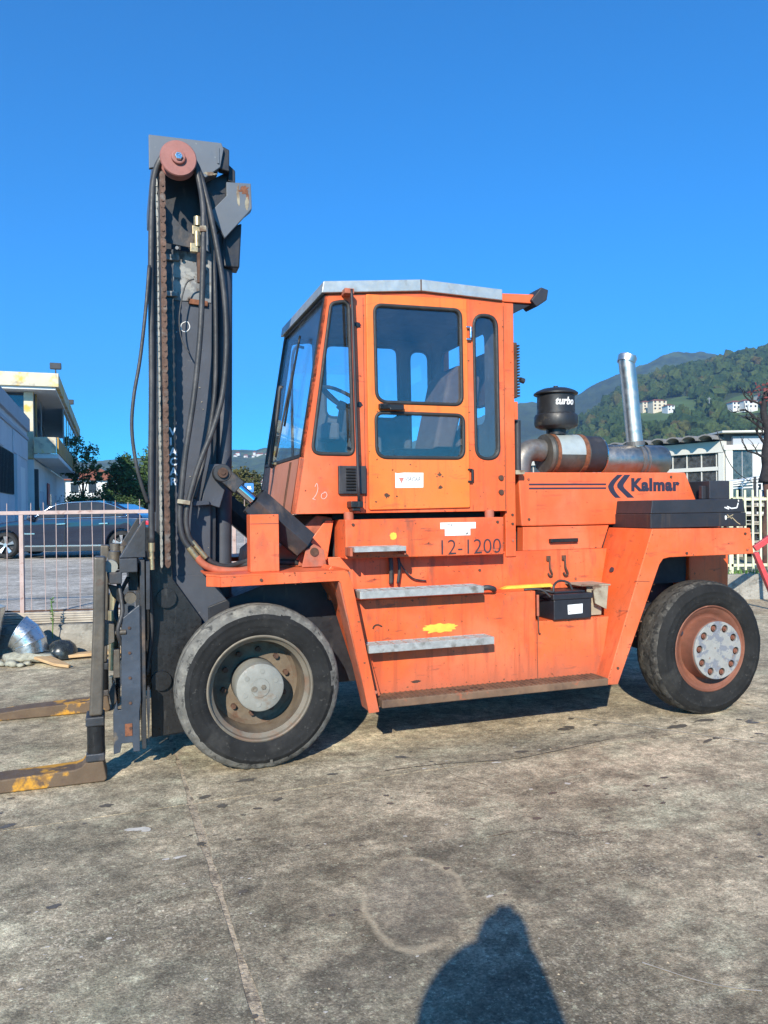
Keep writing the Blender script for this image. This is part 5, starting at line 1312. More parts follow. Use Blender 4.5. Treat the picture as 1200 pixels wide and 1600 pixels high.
pp.build('crumpled_paper', 'paper_tan', FK)
B().cyl((.98, .62, 2.06), (.98, .92, 2.06), .075, n=20).build('fan_heater', 'interior_dark', FK, .01)

# ---- exhaust and air intake above the hood
mf = B()
mf.lathe([(0, .001), (0, .12), (.005, .165), (.03, .172), (.05, .165), (.38, .165), (.38, .001)], (2.60, .88, 2.135), (1, 0, 0), 40)
mf_o = mf.build('muffler', 'muffler_dark', FK)
w = B()
for (a0, a1) in ((-.10, 1.95),):
    n_ = 20; vs = []
    for xx in (2.685, 2.925):
        for k in range(n_ + 1):
            t = a0 + (a1 - a0) * k / n_; vs.append((xx, .88 - .169 * math.cos(t), 2.135 + .169 * math.sin(t)))
    w.add(vs, [(k, k + 1, k + n_ + 2, k + n_ + 1) for k in range(n_)], True)
w.build('pale_wrap', 'muffler_wrap', mf_o)
for x0, x1 in ((2.655, 2.685), (2.925, 2.965)):
    B().lathe([(0, .164), (0, .173), (x1 - x0, .173), (x1 - x0, .164)], (x0, .88, 2.135), (1, 0, 0), 40, smooth=False).build('clamp_band', 'rust_band', mf_o)
B().lathe([(0, .14), (0, .160), (.16, .158), (.16, .10)], (2.985, .88, 2.135), (1, 0, 0), 40).build('black_sleeve', 'black_plastic', mf_o)
B().lathe([(0, .150), (0, .163), (.012, .163), (.012, .150)], (3.146, .88, 2.125), (1, 0, 0), 40, smooth=False).build('sleeve_rim', 'steel_bright', mf_o)
ex = B(); ex.lathe([(0, .001), (0, .13), (.02, .137), (.66, .137), (.685, .125), (.69, .001)], (3.16, .88, 2.085), (1, 0, 0), 40)
ex_o = ex.build('silencer', 'silencer_steel', FK)
B().lathe([(0, .136), (0, .142), (.035, .142), (.035, .136)], (3.54, .88, 2.085), (1, 0, 0), 40, smooth=False).lathe([(0, .136), (0, .1395), (.02, .1395), (.02, .136)], (3.60, .88, 2.085), (1, 0, 0), 40, smooth=False).build('clamp_band', 'exhaust_pipe', ex_o)
skp = [(3.555, .88, 2.16), (3.535, .88, 2.35), (3.495, .88, 2.75), (3.472, .88, 2.93), (3.468, .88, 2.99)]
sk = B(); sk.tube(skp, .072, 24, 5)
sk_o = sk.build('exhaust_stack', 'stack_steel', FK)
B().lathe([(0, .071), (0, .080), (.04, .080), (.04, .071)], (3.553, .88, 2.215), (-.1, 0, 1), 28, smooth=False).build('stack_clamp', 'exhaust_pipe', sk_o)
B().lathe([(-.03, .0715), (-.03, .078), (.028, .083), (.032, .080), (.030, .070), (-.02, .064), (-.02, .001)], (3.470, .88, 2.985), (.35, .05, .93), 28).build('stack_mouth', 'stack_steel', sk_o)
B().lathe([(0, .068), (0, .001)], (3.476, .88, 3.006), (.35, .05, .93), 24).build('stack_bore', 'ink', sk_o)
B().prism([(3.515, 2.96), (3.56, 2.99), (3.555, 3.03), (3.52, 3.02)], .86, .90).build('rain_flap', 'rust_dark', sk_o, .006)
B().tube([(2.60, .88, 2.16), (2.50, .88, 2.165), (2.41, .88, 2.12), (2.375, .88, 2.02), (2.37, .88, 1.93)], .095, 20, 6).build('exhaust_elbow', 'exhaust_pipe', FK)
ac = B(); cxx, cyy = 2.735, .88
ac.lathe([(0, .001), (0, .06), (.005, .085), (.05, .085), (.05, .09), (.055, .14), (.075, .18), (.10, .187), (.155, .187), (.175, .180), (.185, .163), (.32, .160), (.345, .163), (.345, .001)], (cxx, cyy, 2.295), (0, 0, 1), 40)
ac_o = ac.build('air_cleaner', 'air_black', FK)
B().lathe([(0, .15), (0, .178), (.006, .190), (.016, .190), (.035, .165), (.055, .115), (.066, .04), (.068, .001)], (cxx, cyy, 2.640), (0, 0, 1), 40).lathe([(0, .02), (.015, .02), (.015, .001)], (cxx, cyy, 2.706), (0, 0, 1), 12).build('rain_cap', 'air_black', ac_o)
# curved white lettering on the air cleaner
tx = text('lettering', 'turbo', .088, 'chalk', ac_o, (0, 0, 0), XA, (0, 1, 0), .003, .25, .9)
for v_ in tx.data.vertices:
    t = -2.16 + v_.co.x / .1625
    rr = .1625 + v_.co.z * .6
    v_.co = (cxx + rr * math.cos(t), cyy + rr * math.sin(t), 2.545 + v_.co.y)

# ---- battery in its tray
bt = B(); bt.box(2.225, 2.555, .115, .40, .823, .975)
bt_o = bt.build('battery', 'battery_case', FK, .008)
bld = B(); bld.box(2.215, 2.565, .107, .41, .976, 1.018); bld.box(2.25, 2.53, .16, .36, 1.018, 1.034)
bld.build('battery_lid', 'battery_case', bt_o, .006)
side('battery_label', [(2.345, .862), (2.472, .866), (2.474, .938), (2.343, .934)], [], .1125, .001, 'white_label', bt_o)
B().cyl((2.361, .1115, .885), (2.361, .113, .885), .006, n=10).cyl((2.425, .1115, .896), (2.425, .113, .896), .004, n=10).build('label_mark', 'ink_grey', bt_o)
B().tube([(2.14, .20, 1.05), (2.19, .14, 1.045), (2.235, .14, 1.035), (2.25, .15, 1.085), (2.33, .2, 1.11), (2.42, .22, 1.09), (2.455, .22, 1.03)], .009, 8, 6).tube([(2.0, .16, 1.06), (2.12, .13, 1.06), (2.20, .12, 1.0)], .008, 8, 6).build('battery_cable', 'hose_rubber', FK)
side('yellow_board', [(1.90, 1.052), (2.36, 1.052), (2.33, 1.078), (1.96, 1.072)], [], .33, .05, 'yellow_spray', FK)
br = B(); br.prism([(2.575, .83), (2.70, .83), (2.71, 1.06), (2.575, 1.06)], .20, .215)
br.hprism([(2.50, .16), (2.74, .13), (2.76, .40), (2.50, .40)], 1.062, 1.074)
br.prism([(2.60, .93), (2.70, .88), (2.72, 1.061), (2.58, 1.061)], .13, .142)
br.build('battery_bracket', 'bracket_pale', FK, .003)
B().box(2.575, 2.72, .22, .42, .825, 1.0).build('rusty_mount', 'rust_dark', FK, .008)
B().box(2.095, 2.112, .135, .149, .86, 1.02).build('latch_strap', 'orange_dull', FK, .003)
B().tube([(2.105, .14, .86), (2.105, .138, .80), (2.107, .135, .735), (2.12, .135, .73)], .005, 6, 4).build('hook_wire', 'rust_dark', FK)
# hook, chain ring, hoses on the frame band
for x in (2.35, 2.49):
    hk = B(); hk.tube([(x, .39, 1.27), (x, .375, 1.255), (x, .37, 1.20), (x + .012, .365, 1.165), (x + .02, .37, 1.14), (x, .375, 1.135), (x - .012, .38, 1.155)], .008 if x > 2.4 else .006, 8, 5)
    hk.box(x - .016, x + .016, .385, .399, 1.25, 1.29)
    hk.build('hook', 'rust_dark', FK)
B().tube([(1.02, .37, 1.32), (1.02, .36, 1.25), (1.02, .37, 1.13)], .017, 8, 5).tube([(1.08, .37, 1.32), (1.08, .35, 1.24), (1.07, .36, 1.13)], .012, 8, 5).tube([(1.08, .36, 1.30), (1.13, .36, 1.22), (1.2, .37, 1.16), (1.3, .38, 1.14)], .006, 6, 5).build('frame_hose', 'hose_rubber', FK)
B().tube([(1.60, .12, 1.085), (1.66, .09, 1.10), (1.72, .11, 1.085), (1.75, .16, 1.07)], .02, 10, 5).build('step_hose', 'hose_rubber', FK)
blob('oil_spill', (1.12, .452), .035, .01, .1485, 'rust_dark', fp_o, 6)
for i, (x, y, r) in enumerate(((1.42, .02, .045), (1.52, .05, .03), (1.36, .06, .03), (1.55, -.0, .03))):
    pts = [(x + r * (1 + .5 * noise.noise(Vector((math.cos(t) * 2, math.sin(t) * 2, i * 4.))))
            * math.cos(t), y + .6 * r * math.sin(t)) for t in [k * .4 for k in range(15)]]
    B().hprism(pts, .3966, .3972).build('oil_stain', 'rust_dark', fp_o)
strokes('paint_scrape', [[(.805, .845), (.815, .865), (.84, .872), (.87, .858)]], .149, .006, 'rust_dark', bpy.data.objects['side_tank'])

# ---- wheels
def tyre_mesh(front):
    prof = [(.255, .335), (.29, .36), (.305, .42), (.295, .485), (.275, .515), (.235, .532), (.19, .536), (.15, .537), (.118, .537), (.115, .520), (.100, .520), (.097, .537), (.08, .535), (.054, .527), (.036, .513), (.022, .497), (.013, .482), (.004, .462), (.0015, .459), (.0015, .452), (.004, .449), (.0, .425), (.003, .400), (.006, .396), (.006, .388), (.010, .375), (.020, .352), (.045, .335)]
    if not front: prof = [(h, .536 if r == .520 else r) for h, r in prof]
    def disp(h, r, t):
        p = Vector((math.cos(t) * 2.5, math.sin(t) * 2.5, h * 4))
        k = 0
        if r > .49 and h < .2:
            e = max(0, 1 - abs(h - .035) / .06)
            nn = noise.noise(p * 1.7) + .6 * noise.noise(p * 5)
            if front:
                k = e * (.011 * nn - .012 * max(0, nn - .18) * 2.5)
                lug = math.sin(t * 38 + 2 * noise.noise(p))
                if h < .07: k -= .013 * max(0, lug - .35) * (1 if noise.noise(p * .6) > -.15 else .2)
            else:
                k = e * .006 * nn
        k += .0022 * noise.noise(p * 9)
        hh = h + (.004 * noise.noise(p * 4) if r > .37 else 0)
        if front and .47 < r < .525 and h < .05:
            hh += .010 * max(0, noise.noise(p * 3.1 + Vector((3, 1, 0))) - .1) * 2
        return hh, r + k
    b = B(); b.lathe(prof, (0, 0, 0), (0, 1, 0), 180, disp=disp)
    me = b.mesh('tyre')
    for v_ in me.vertices:
        if v_.co.z < -.528: v_.co.z = -.528
    me.materials.append(MATS['tyre']); me.materials.append(MATS['tyre_tread' if front else 'tyre_tread_worn'])
    for p in me.polygons:
        c = p.center; r = math.hypot(c.x, c.z)
        rag = .480 + .014 * noise.noise(c * 9) + .012 * noise.noise(c * 3) if front else .512 + .008 * noise.noise(c * 8)
        if r > rag: p.material_index = 1
    return me
def wheel(front):
    t = empty('front_wheel' if front else 'rear_wheel', (0, 0, 0), 0, FK)
    ty = bpy.data.objects.new('tyre', tyre_mesh(front)); COL.objects.link(ty); ty.parent = t
    if front:
        B().lathe([(.081, .2995), (.26, .288), (.285, .265), (.292, .20), (.292, .10), (.31, .10)], (0, 0, 0), (0, 1, 0), 72).build('rim_dish', 'rim_dish', t)
        rm = B().lathe([(.028, .346), (.024, .338), (.030, .330), (.055, .325), (.075, .305), (.080, .300)], (0, 0, 0), (0, 1, 0), 72).build('rim', 'rim_front', t)
        hb = B().lathe([(.29, .158), (.070, .158), (.058, .154), (.053, .146), (.052, .062), (.046, .060), (.044, .001)], (0, 0, 0), (0, 1, 0), 48).build('hub', 'hub_grey', t)
        for k in range(6):
            a_ = k * math.pi / 3 + .4
            B().cyl((.108 * math.cos(a_), .054, .108 * math.sin(a_)), (.108 * math.cos(a_), .049, .108 * math.sin(a_)), .016, n=12).build('hub_plug', 'hub_grey', t, .002)
        B().lathe([(.047, .020), (.040, .018), (.040, .010), (.044, .001)], (-.04, 0, -.005), (0, 1, 0), 16).lathe([(.046, .018), (.036, .014), (.036, .001)], (.02, 0, .004), (0, 1, 0), 6).build('drain_plug', 'rim_front', t)
        for k in range(10):
            a_ = k * math.pi / 5 + .2
            B().cyl((.215 * math.cos(a_), .292, .215 * math.sin(a_)), (.215 * math.cos(a_), .255, .215 * math.sin(a_)), .018, n=6).build('wheel_nut', 'rust_dark', t)
    else:
        rm = B().lathe([(.030, .346), (.024, .338), (.032, .330), (.040, .326), (.050, .300), (.075, .280), (.085, .262), (.085, .246), (.05, .236), (.0, .233), (-.030, .232), (-.036, .226)], (0, 0, 0), (0, 1, 0), 72).build('rim', 'rim_rear', t)
        # hub plate with ten nut wells
        outer = [(.228 * math.cos(2 * math.pi * k / 64), .228 * math.sin(2 * math.pi * k / 64)) for k in range(64)]
        holes = []
        for j in range(10):
            a_ = j * math.pi / 5 + .25; c = (.178 * math.cos(a_), .178 * math.sin(a_))
            holes.append([(c[0] + .031 * math.cos(2 * math.pi * k / 20), c[1] + .031 * math.sin(2 * math.pi * k / 20)) for k in range(20)])
        side('hub_plate', outer, holes, -.052, .022, 'hub_peel', t, .003)
        B().lathe([(-.030, .226), (-.029, .001)], (0, 0, 0), (0, 1, 0), 40).build('hub_back', 'rust_dark', t)
        for j in range(10):
            a_ = j * math.pi / 5 + .25; c = (.178 * math.cos(a_), .178 * math.sin(a_))
            B().cyl((c[0], -.03, c[1]), (c[0], -.047, c[1]), .019, n=6).cyl((c[0], -.047, c[1]), (c[0], -.056, c[1]), .010, n=10).build('wheel_nut', 'rim_rear', t, .002)
        B().cyl((-.285, .062, .04), (-.285, .070, .04), .018, n=14).build('valve_hole', 'ink', t)
    return t
fw1 = wheel(True); fw1.location = (0, 0, .528)
rw1 = wheel(False); rw1.location = (3.60, 0, .528); rw1.rotation_euler = (0, .35, 0)
for src in (fw1, rw1):
    c = copy_tree(src, FK); c.scale = (1, -1, 1); c.location = (src.location.x, 2 * YC, src.location.z)
B().cyl((0, .24, .528), (0, 2.1, .528), .16).build('drive_axle', 'rail_dark', FK)
B().cyl((3.6, .3, .528), (3.6, 2.04, .528), .11).box(3.45, 3.75, .7, 1.64, .42, .72).build('steer_axle', 'rail_dark', FK)

# ---- mast (leans back slightly)
def mu(u, z): return u + .020 * (z - 2.3)
def mpoly(p): return [(mu(u, z), z) for u, z in p]
mast = empty('mast', (0, 0, 0), 0, FK)
for (y0, y1) in ((.50, .60), (1.70, 1.80)):
    b = B(); b.prism(mpoly([(-.58, .16), (-.238, .16), (-.238, 3.47), (-.58, 3.47)]), y0, y1)
    b.build('outer_rail', 'mast_grey', mast, .006)
    s_ = -1 if y0 < 1 else 1
    yi0, yi1 = (.61, .70) if y0 < 1 else (1.60, 1.69)
    b = B(); b.prism(mpoly([(-.60, .5), (-.30, .5), (-.30, 4.14), (-.60, 4.14)]), yi0, yi1)
    b.build('inner_rail', 'rail_dark', mast, .006)
    b = B(); b.cyl((mu(-.140, 1.1), .66 if y0 < 1 else 1.64, .7), (mu(-.140, 3.4), .66 if y0 < 1 else 1.64, 3.45), .062, n=28)
    b.cyl((mu(-.140, 3.4), .66 if y0 < 1 else 1.64, 3.45), (mu(-.140, 4.0), .66 if y0 < 1 else 1.64, 4.0), .042, n=20)
    b.build('lift_cylinder', 'mast_grey', mast)
    # dark rear flange
    b = B(); b.prism(mpoly([(-.236, .3), (-.200, .3), (-.200, 3.40), (-.236, 3.40)]), y0 + .04, y1 - .005)
    b.build('rear_flange', 'rail_dark', mast)
    # foot gusset in front of the wheel
    b = B(); b.prism([(-.60, .16), (-.15, .16), (-.05, .62), (-.13, 1.02), (-.255, 1.24), (-.60, 1.24)], y0 - .012, y0 - .002)
    b.build('foot_gusset', 'mast_grey', mast, .003)
    # white peeled plate and rusty patch at the top of the outer rail
    if y0 > 1: continue
    yy = y0 - .008
    b = B(); b.prism(mpoly([(-.50, 3.12), (-.245, 3.12), (-.245, 3.46), (-.50, 3.46)]), yy, yy + .008)
    b.build('peeled_plate', 'mast_pale', mast, .002)
    b = B(); b.prism(mpoly([(-.40, 3.10), (-.27, 3.09), (-.27, 3.125), (-.40, 3.135)]), yy - .018, yy - .001)
    b.build('rusty_block', 'rust_band', mast, .003)
for z0, z1, u0, u1 in ((.35, .75, -.30, -.2), (1.55, 1.75, -.30, -.22), (3.15, 3.40, -.30, -.2)):
    B().prism(mpoly([(u0, z0), (u1, z0), (u1, z1), (u0, z1)]), .61, 1.69).build('cross_member', 'rail_dark', mast, .008)
B().prism(mpoly([(-.42, 3.88), (-.30, 3.88), (-.30, 4.13), (-.42, 4.13)]), .702, 1.598).build('cross_member', 'rail_dark', mast, .008)
# head plates
for v0 in (.405,):
    head = [(-.632, 4.185), (-.155, 4.195), (-.140, 4.155), (-.165, 4.03), (-.265, 3.945), (-.40, 4.05), (-.60, 3.97), (-.632, 3.96)]
    b = B(); b.prism(head, v0, v0 + .03); b.build('head_plate', 'head_grey', mast, .004)
    b = B(); b.prism([(-.160, 4.195), (-.098, 4.17), (-.100, 4.02), (-.168, 4.03)], v0 + .03, v0 + .10); b.build('head_stop', 'rail_dark', mast, .006)
    b = B(); b.prism([(-.115, 3.965), (.055, 3.975), (.06, 3.80), (-.130, 3.575), (-.225, 3.745), (-.115, 3.87)], v0 + .075, v0 + .105); b.build('yoke_plate', 'head_grey', mast, .004)
    b = B(); b.prism([(.02, 3.972), (.058, 3.974), (.062, 3.80), (.02, 3.76)], v0 + .106, v0 + .16); b.build('yoke_return', 'head_grey', mast, .003)
    b = B(); b.prism([(-.34, 3.49), (-.245, 3.44), (-.245, 3.60), (-.29, 3.64)], v0 + .0, v0 + .014); b.build('side_tab', 'head_grey', mast, .003)
B().prism([(-.60, 4.03), (-.16, 4.06), (-.16, 4.18), (-.60, 4.17)], .437, 1.80).build('crosshead', 'head_grey', mast, .006)
B().prism([(-.09, 3.72), (-.02, 3.72), (-.02, 3.92), (-.09, 3.92)], .585, 1.66).build('yoke_beam', 'rail_dark', mast, .006)
B().prism([(-.13, 3.40), (-.02, 3.40), (.0, 3.72), (-.12, 3.66)], .56, .70).build('cylinder_head', 'rail_dark', mast, .01)
B().prism([(-.10, 3.98), (-.05, 3.97), (-.05, 4.06), (-.098, 4.10)], .50, .60).build('head_stop', 'rail_dark', mast, .006)
B().box(-.50, -.36, .398, .404, 4.085, 4.10).build('head_slot', 'ink', mast)
B().box(-.185, -.172, .397, .404, 4.05, 4.16).build('head_rib', 'head_grey', mast)
blob('rust_patch', (.005, 3.92), .030, .030, .4785, 'rust_band', mast, 12, .8)
blob('rust_patch', (.030, 3.86), .010, .05, .4787, 'rust_band', mast, 15, .5)
blob('peeling_paint', (-.035, 3.88), .010, .075, .4788, 'bracket_pale', mast, 19, .6)
blob('peeling_paint', (.025, 3.83), .012, .05, .4786, 'bracket_pale', mast, 23, .6)
blob('peeling_paint', (-.235, 3.975), .035, .012, .4035, 'bracket_pale', mast, 27, .8)
# sheave
sc = (-.452, .30, 3.995)
sh = B(); sh.lathe([(-.028, .001), (-.028, .112), (-.020, .118), (-.012, .116), (0, .098), (.03, .098), (.042, .116), (.05, .118), (.055, .112), (.055, .001)], sc, (0, 1, 0), 56)
sh_o = sh.build('sheave', 'sheave_red', mast)
B().lathe([(-.050, .038), (-.047, .044), (-.0285, .046)], sc, (0, 1, 0), 32).lathe([(-.049, .001), (-.050, .038)], sc, (0, 1, 0), 32).build('sheave_boss', 'sheave_red', sh_o)
B().lathe([(-.066, .015), (-.066, .024), (-.056, .027), (-.0505, .027)], sc, (0, 1, 0), 6, smooth=False).lathe([(-.062, .001), (-.062, .015), (-.066, .015)], sc, (0, 1, 0), 16).build('sheave_nut', 'steel_bright', sh_o, .002)
B().cyl((sc[0], .36, sc[2]), (sc[0], .43, sc[2]), .03).build('sheave_pin', 'rail_dark', sh_o)
# brackets below the sheave
b = B(); b.prism(rpoly([(-.535, 3.47), (-.36, 3.45), (-.345, 3.55), (-.40, 3.56), (-.47, 3.64), (-.535, 3.72)], [0, .01, .02, .12, .12, 0], 5), .385, .395); b.build('curved_bracket', 'carriage_steel', mast, .003)
b = B(); b.box(-.36, -.30, .37, .40, 3.54, 3.60); b.box(-.375, -.325, .365, .40, 3.42, 3.48); b.cyl((-.33, .38, 3.46), (-.33, .38, 3.56), .022, n=14); b.cyl((-.325, .38, 3.60), (-.325, .38, 3.66), .026, n=14)
b.build('valve_block', 'brass_fitting', mast, .003)
B().cyl((-.315, .385, 3.22), (-.315, .385, 3.42), .018, n=14).build('limit_rod', 'rust_dark', mast)
b = B(); b.box(-.535, -.44, .47, .491, 3.385, 3.425); b.box(-.535, -.455, .47, .491, 3.14, 3.175); b.cyl((-.46, .39, 3.445), (-.46, .40, 3.445), .012, n=10); b.build('guide_block', 'mast_pale', mast, .004)
# lifting chains: stacked figure-of-eight links
def chain(x, y, z0, z1, pitch, w, nm, mt):
    s = B(); n_ = int((z1 - z0) / pitch)
    for i in range(n_):
        z = z0 + i * pitch
        for j, dy in enumerate((-.012, 0, .012)):
            zz = z + (pitch / 2 if j == 1 else 0)
            pts = []
            for k in range(12):
                t = 2 * math.pi * k / 12
                pts.append((x + w * math.cos(t) * (.78 if abs(math.sin(t)) < .3 else 1), zz + pitch * .42 * math.sin(t) * 1.25))
            s.prism(pts, y + dy - .005, y + dy + .005)
        s.cyl((x, y - .024, z), (x, y + .024, z), w * .42, n=8)
    o = s.build(nm, mt, mast); o['kind'] = 'stuff'; return o
chain(mu(-.560, 2.6), .305, 1.36, 3.93, .098, .021, 'lift_chain', 'chain_rust')
chain(mu(-.598, 2.6), .33, 1.36, 3.93, .098, .010, 'lift_chain', 'chain_pale')
B().prism(mpoly([(-.582, 1.3), (-.478, 1.3), (-.478, 3.30), (-.582, 3.30)]), .4955, .4985).build('chain_shade_band', 'grease_shade_black', mast)  # dark strip painted in place of the chain's shadow on the rail
# white stencil and chalk marks on the rail
for i, ch in enumerate('VIACAR'):
    text('stencil_letter', ch, .072, 'white_stencil', mast, (mu(-.515, 2.0), .494, 2.20 - i * .068), XA, ZA, .002)
strokes('chalk_mark', [[(-.40, 2.98), (-.43, 2.96), (-.43, 2.92), (-.40, 2.91), (-.375, 2.94), (-.385, 2.975), (-.40, 2.98)]], .4985, .0035, 'chalk', mast)
strokes('chalk_mark', [[(-.50, 2.98), (-.475, 2.92), (-.47, 2.86)], [(-.51, 2.87), (-.49, 2.90), (-.46, 2.905)]], .4985, .003, 'chalk', mast)
# hoses
def hose(pts, r, nm='hydraulic_hose', mt='hose_rubber', n=12): return B().tube(pts, r, n, 6).build(nm, mt, mast)
hose([(-0.462,0.335,4.066), (-0.532,0.335,4.035), (-0.573,0.335,3.975), (-0.599,0.330,3.894), (-0.618,0.310,3.746), (-0.634,0.280,3.255), (-0.640,0.270,2.507), (-0.653,0.260,1.926), (-0.655,0.260,1.471)], .019)
hose([(-0.461,0.355,4.084), (-0.547,0.355,4.029), (-0.581,0.350,3.921), (-0.602,0.330,3.650), (-0.614,0.310,3.141), (-0.629,0.300,2.345), (-0.643,0.300,1.678)], .017)
hose([(-0.462,0.335,4.066), (-0.392,0.335,4.054), (-0.347,0.335,3.997), (-0.316,0.330,3.888), (-0.296,0.300,3.717), (-0.297,0.280,3.540), (-0.304,0.280,3.285), (-0.327,0.280,2.860), (-0.374,0.280,2.435), (-0.427,0.290,2.097), (-0.458,0.300,1.844), (-0.474,0.300,1.633), (-0.455,0.300,1.506), (-0.415,0.300,1.438)], .019)
hose([(-0.461,0.355,4.084), (-0.374,0.355,4.061), (-0.317,0.355,3.975), (-0.282,0.340,3.840), (-0.249,0.320,3.687), (-0.211,0.310,3.473), (-0.173,0.300,3.217), (-0.155,0.300,2.961), (-0.159,0.300,2.703), (-0.188,0.300,2.444), (-0.250,0.300,2.228), (-0.336,0.300,2.014), (-0.396,0.310,1.823), (-0.432,0.310,1.654), (-0.421,0.310,1.526), (-0.381,0.310,1.453)], .018)
hose([(-0.272,0.400,3.844), (-0.225,0.400,3.502), (-0.211,0.400,2.980), (-0.227,0.400,2.457), (-0.305,0.400,2.020), (-0.368,0.400,1.761)], .015)
hose([(-0.646,0.250,3.266), (-0.671,0.220,2.989), (-0.711,0.200,2.656), (-0.754,0.180,2.407), (-0.768,0.180,2.205), (-0.748,0.180,2.003), (-0.711,0.200,1.842), (-0.676,0.240,1.740)], .011)
hose([(-0.352,0.400,3.247), (-0.399,0.400,3.218), (-0.433,0.400,3.112), (-0.452,0.400,2.964), (-0.438,0.390,2.834), (-0.390,0.380,2.740)], .005, 'loose_cable', n=8)
B().cyl((-0.397,0.310,1.479), (-0.307,0.310,1.366), .018, n=14).build('hose_fitting', 'brass_fitting', mast)
B().cyl((-0.419,0.300,1.442), (-0.366,0.300,1.368), .022, n=14).build('hose_fitting', 'brass_fitting', mast)
fit = B(); #, (-0.366,0.300,1.368), .022, n=14).cyl((-0.397,0.310,1.479), (-0.307,0.310,1.366), .018, n=14)
fit.cyl((-0.655,0.260,1.479), (-0.656,0.260,1.422), .021, n=14).cyl((-0.656,0.260,1.422), (-0.653,0.260,1.306), .015, n=14).cyl((-0.656,0.260,1.388), (-0.656,0.260,1.376), .020, n=8)
fit.build('hose_fitting', 'brass_fitting', mast)
hose([(-0.366,0.300,1.377), (-0.342,0.300,1.342), (-0.292,0.300,1.306), (-0.212,0.300,1.282), (-0.096,0.310,1.272), (-0.015,0.330,1.281)], .024, 'hydraulic_pipe', 'orange_dull')
hose([(-0.313,0.330,1.373), (-0.254,0.340,1.328), (-0.175,0.360,1.302), (-0.069,0.400,1.317), (0.048,0.440,1.347)], .018)
hose([(-0.170,0.400,1.295), (0.044,0.420,1.312), (0.232,0.460,1.312), (0.375,0.480,1.297)], .02)
B().bar((-0.490,0.270,1.747), (-0.409,0.270,1.734), .03, .028).build('hose_clamp', 'bracket_pale', mast, .003)
B().bar((-0.383,0.380,1.730), (-0.275,0.400,1.738), .03, .03).build('clamp_bar', 'mast_grey', mast, .003)
B().bar((-0.322,0.270,3.542), (-0.281,0.270,3.546), .03, .038).build('hose_clamp', 'bracket_pale', mast, .003)

# ---- tilt cylinder with its guard, on both sides
def tilt(y):
    t = empty('tilt_cylinder', (0, 0, 0), 0, FK)
    p0 = Vector((-.19, y, 1.935)); p1 = Vector((.43, y, 1.385)); d = (p1 - p0).normalized(); nrm = Vector((d.z, 0, -d.x)) * -1
    B().lathe([(-.05, .001), (-.05, .055), (-.045, .06), (.045, .06), (.05, .055), (.05, .001)], p0, (0, 1, 0), 28).bar(p0, p0 + d * .15, .09, .10, nrm).build('rod_eye', 'carriage_steel', t, .006)
    B().cyl(p0 + Vector((0, -.072, 0)), p0 + Vector((0, -.05, 0)), .034, n=20).cyl(p0 + Vector((0, -.08, 0)), p0 + Vector((0, -.07, 0)), .016, n=6).build('pin', 'rust_dark', t, .003)
    B().cyl(p0 + d * .14, p0 + d * .36, .036, n=24).build('piston_rod', 'chrome', t)
    B().cyl(p0 + d * .33, p1 - d * .06, .075, n=28).build('barrel', 'grease_shade_black', t)
    B().lathe([(-.045, .001), (-.045, .05), (.045, .05), (.045, .001)], p1, (0, 1, 0), 24).bar(p1 - d * .10, p1, .08, .08, nrm).build('base_eye', 'rail_dark', t, .005)
    B().cyl(p1 + Vector((0, -.075, 0)), p1 + Vector((0, -.045, 0)), .03, n=16).build('pin', 'rust_dark', t, .003)
    # six-sided sheet guard over the barrel, open at the front
    g_ = B(); g_.cyl(p0 + d * .285, p0 + d * .755, .112, n=6, caps=False); g_.cyl(p0 + d * .285, p0 + d * .755, .104, n=6, caps=False); g_.sm = [False] * len(g_.sm)
    g_.build('guard', 'carriage_steel', t, .002)
    B().prism([(.34, 1.28), (.52, 1.28), (.50, 1.40), (.43, 1.44), (.37, 1.40)], y - .065, y - .05).prism([(.34, 1.28), (.52, 1.28), (.50, 1.40), (.43, 1.44), (.37, 1.40)], y + .05, y + .065).build('mounting_lug', 'orange_dull', t, .004)
    B().prism([(-.32, 1.74), (-.20, 1.70), (-.13, 1.93), (-.19, 2.0), (-.27, 2.0)], y + .055, y + .075).build('mast_lug', 'mast_grey', t, .006)
tilt(.36); tilt(1.98)
B().prism([(.30, 1.276), (.56, 1.276), (.62, 1.60), (.56, 1.60)], .47, .49).build('front_bulkhead', 'orange', FK, .003)
B().prism([(.10, 1.05), (.58, 1.28), (.62, 1.62), (.50, 1.64), (.14, 1.35)], .50, 1.84).build('front_body', 'orange_dull', FK, .01)

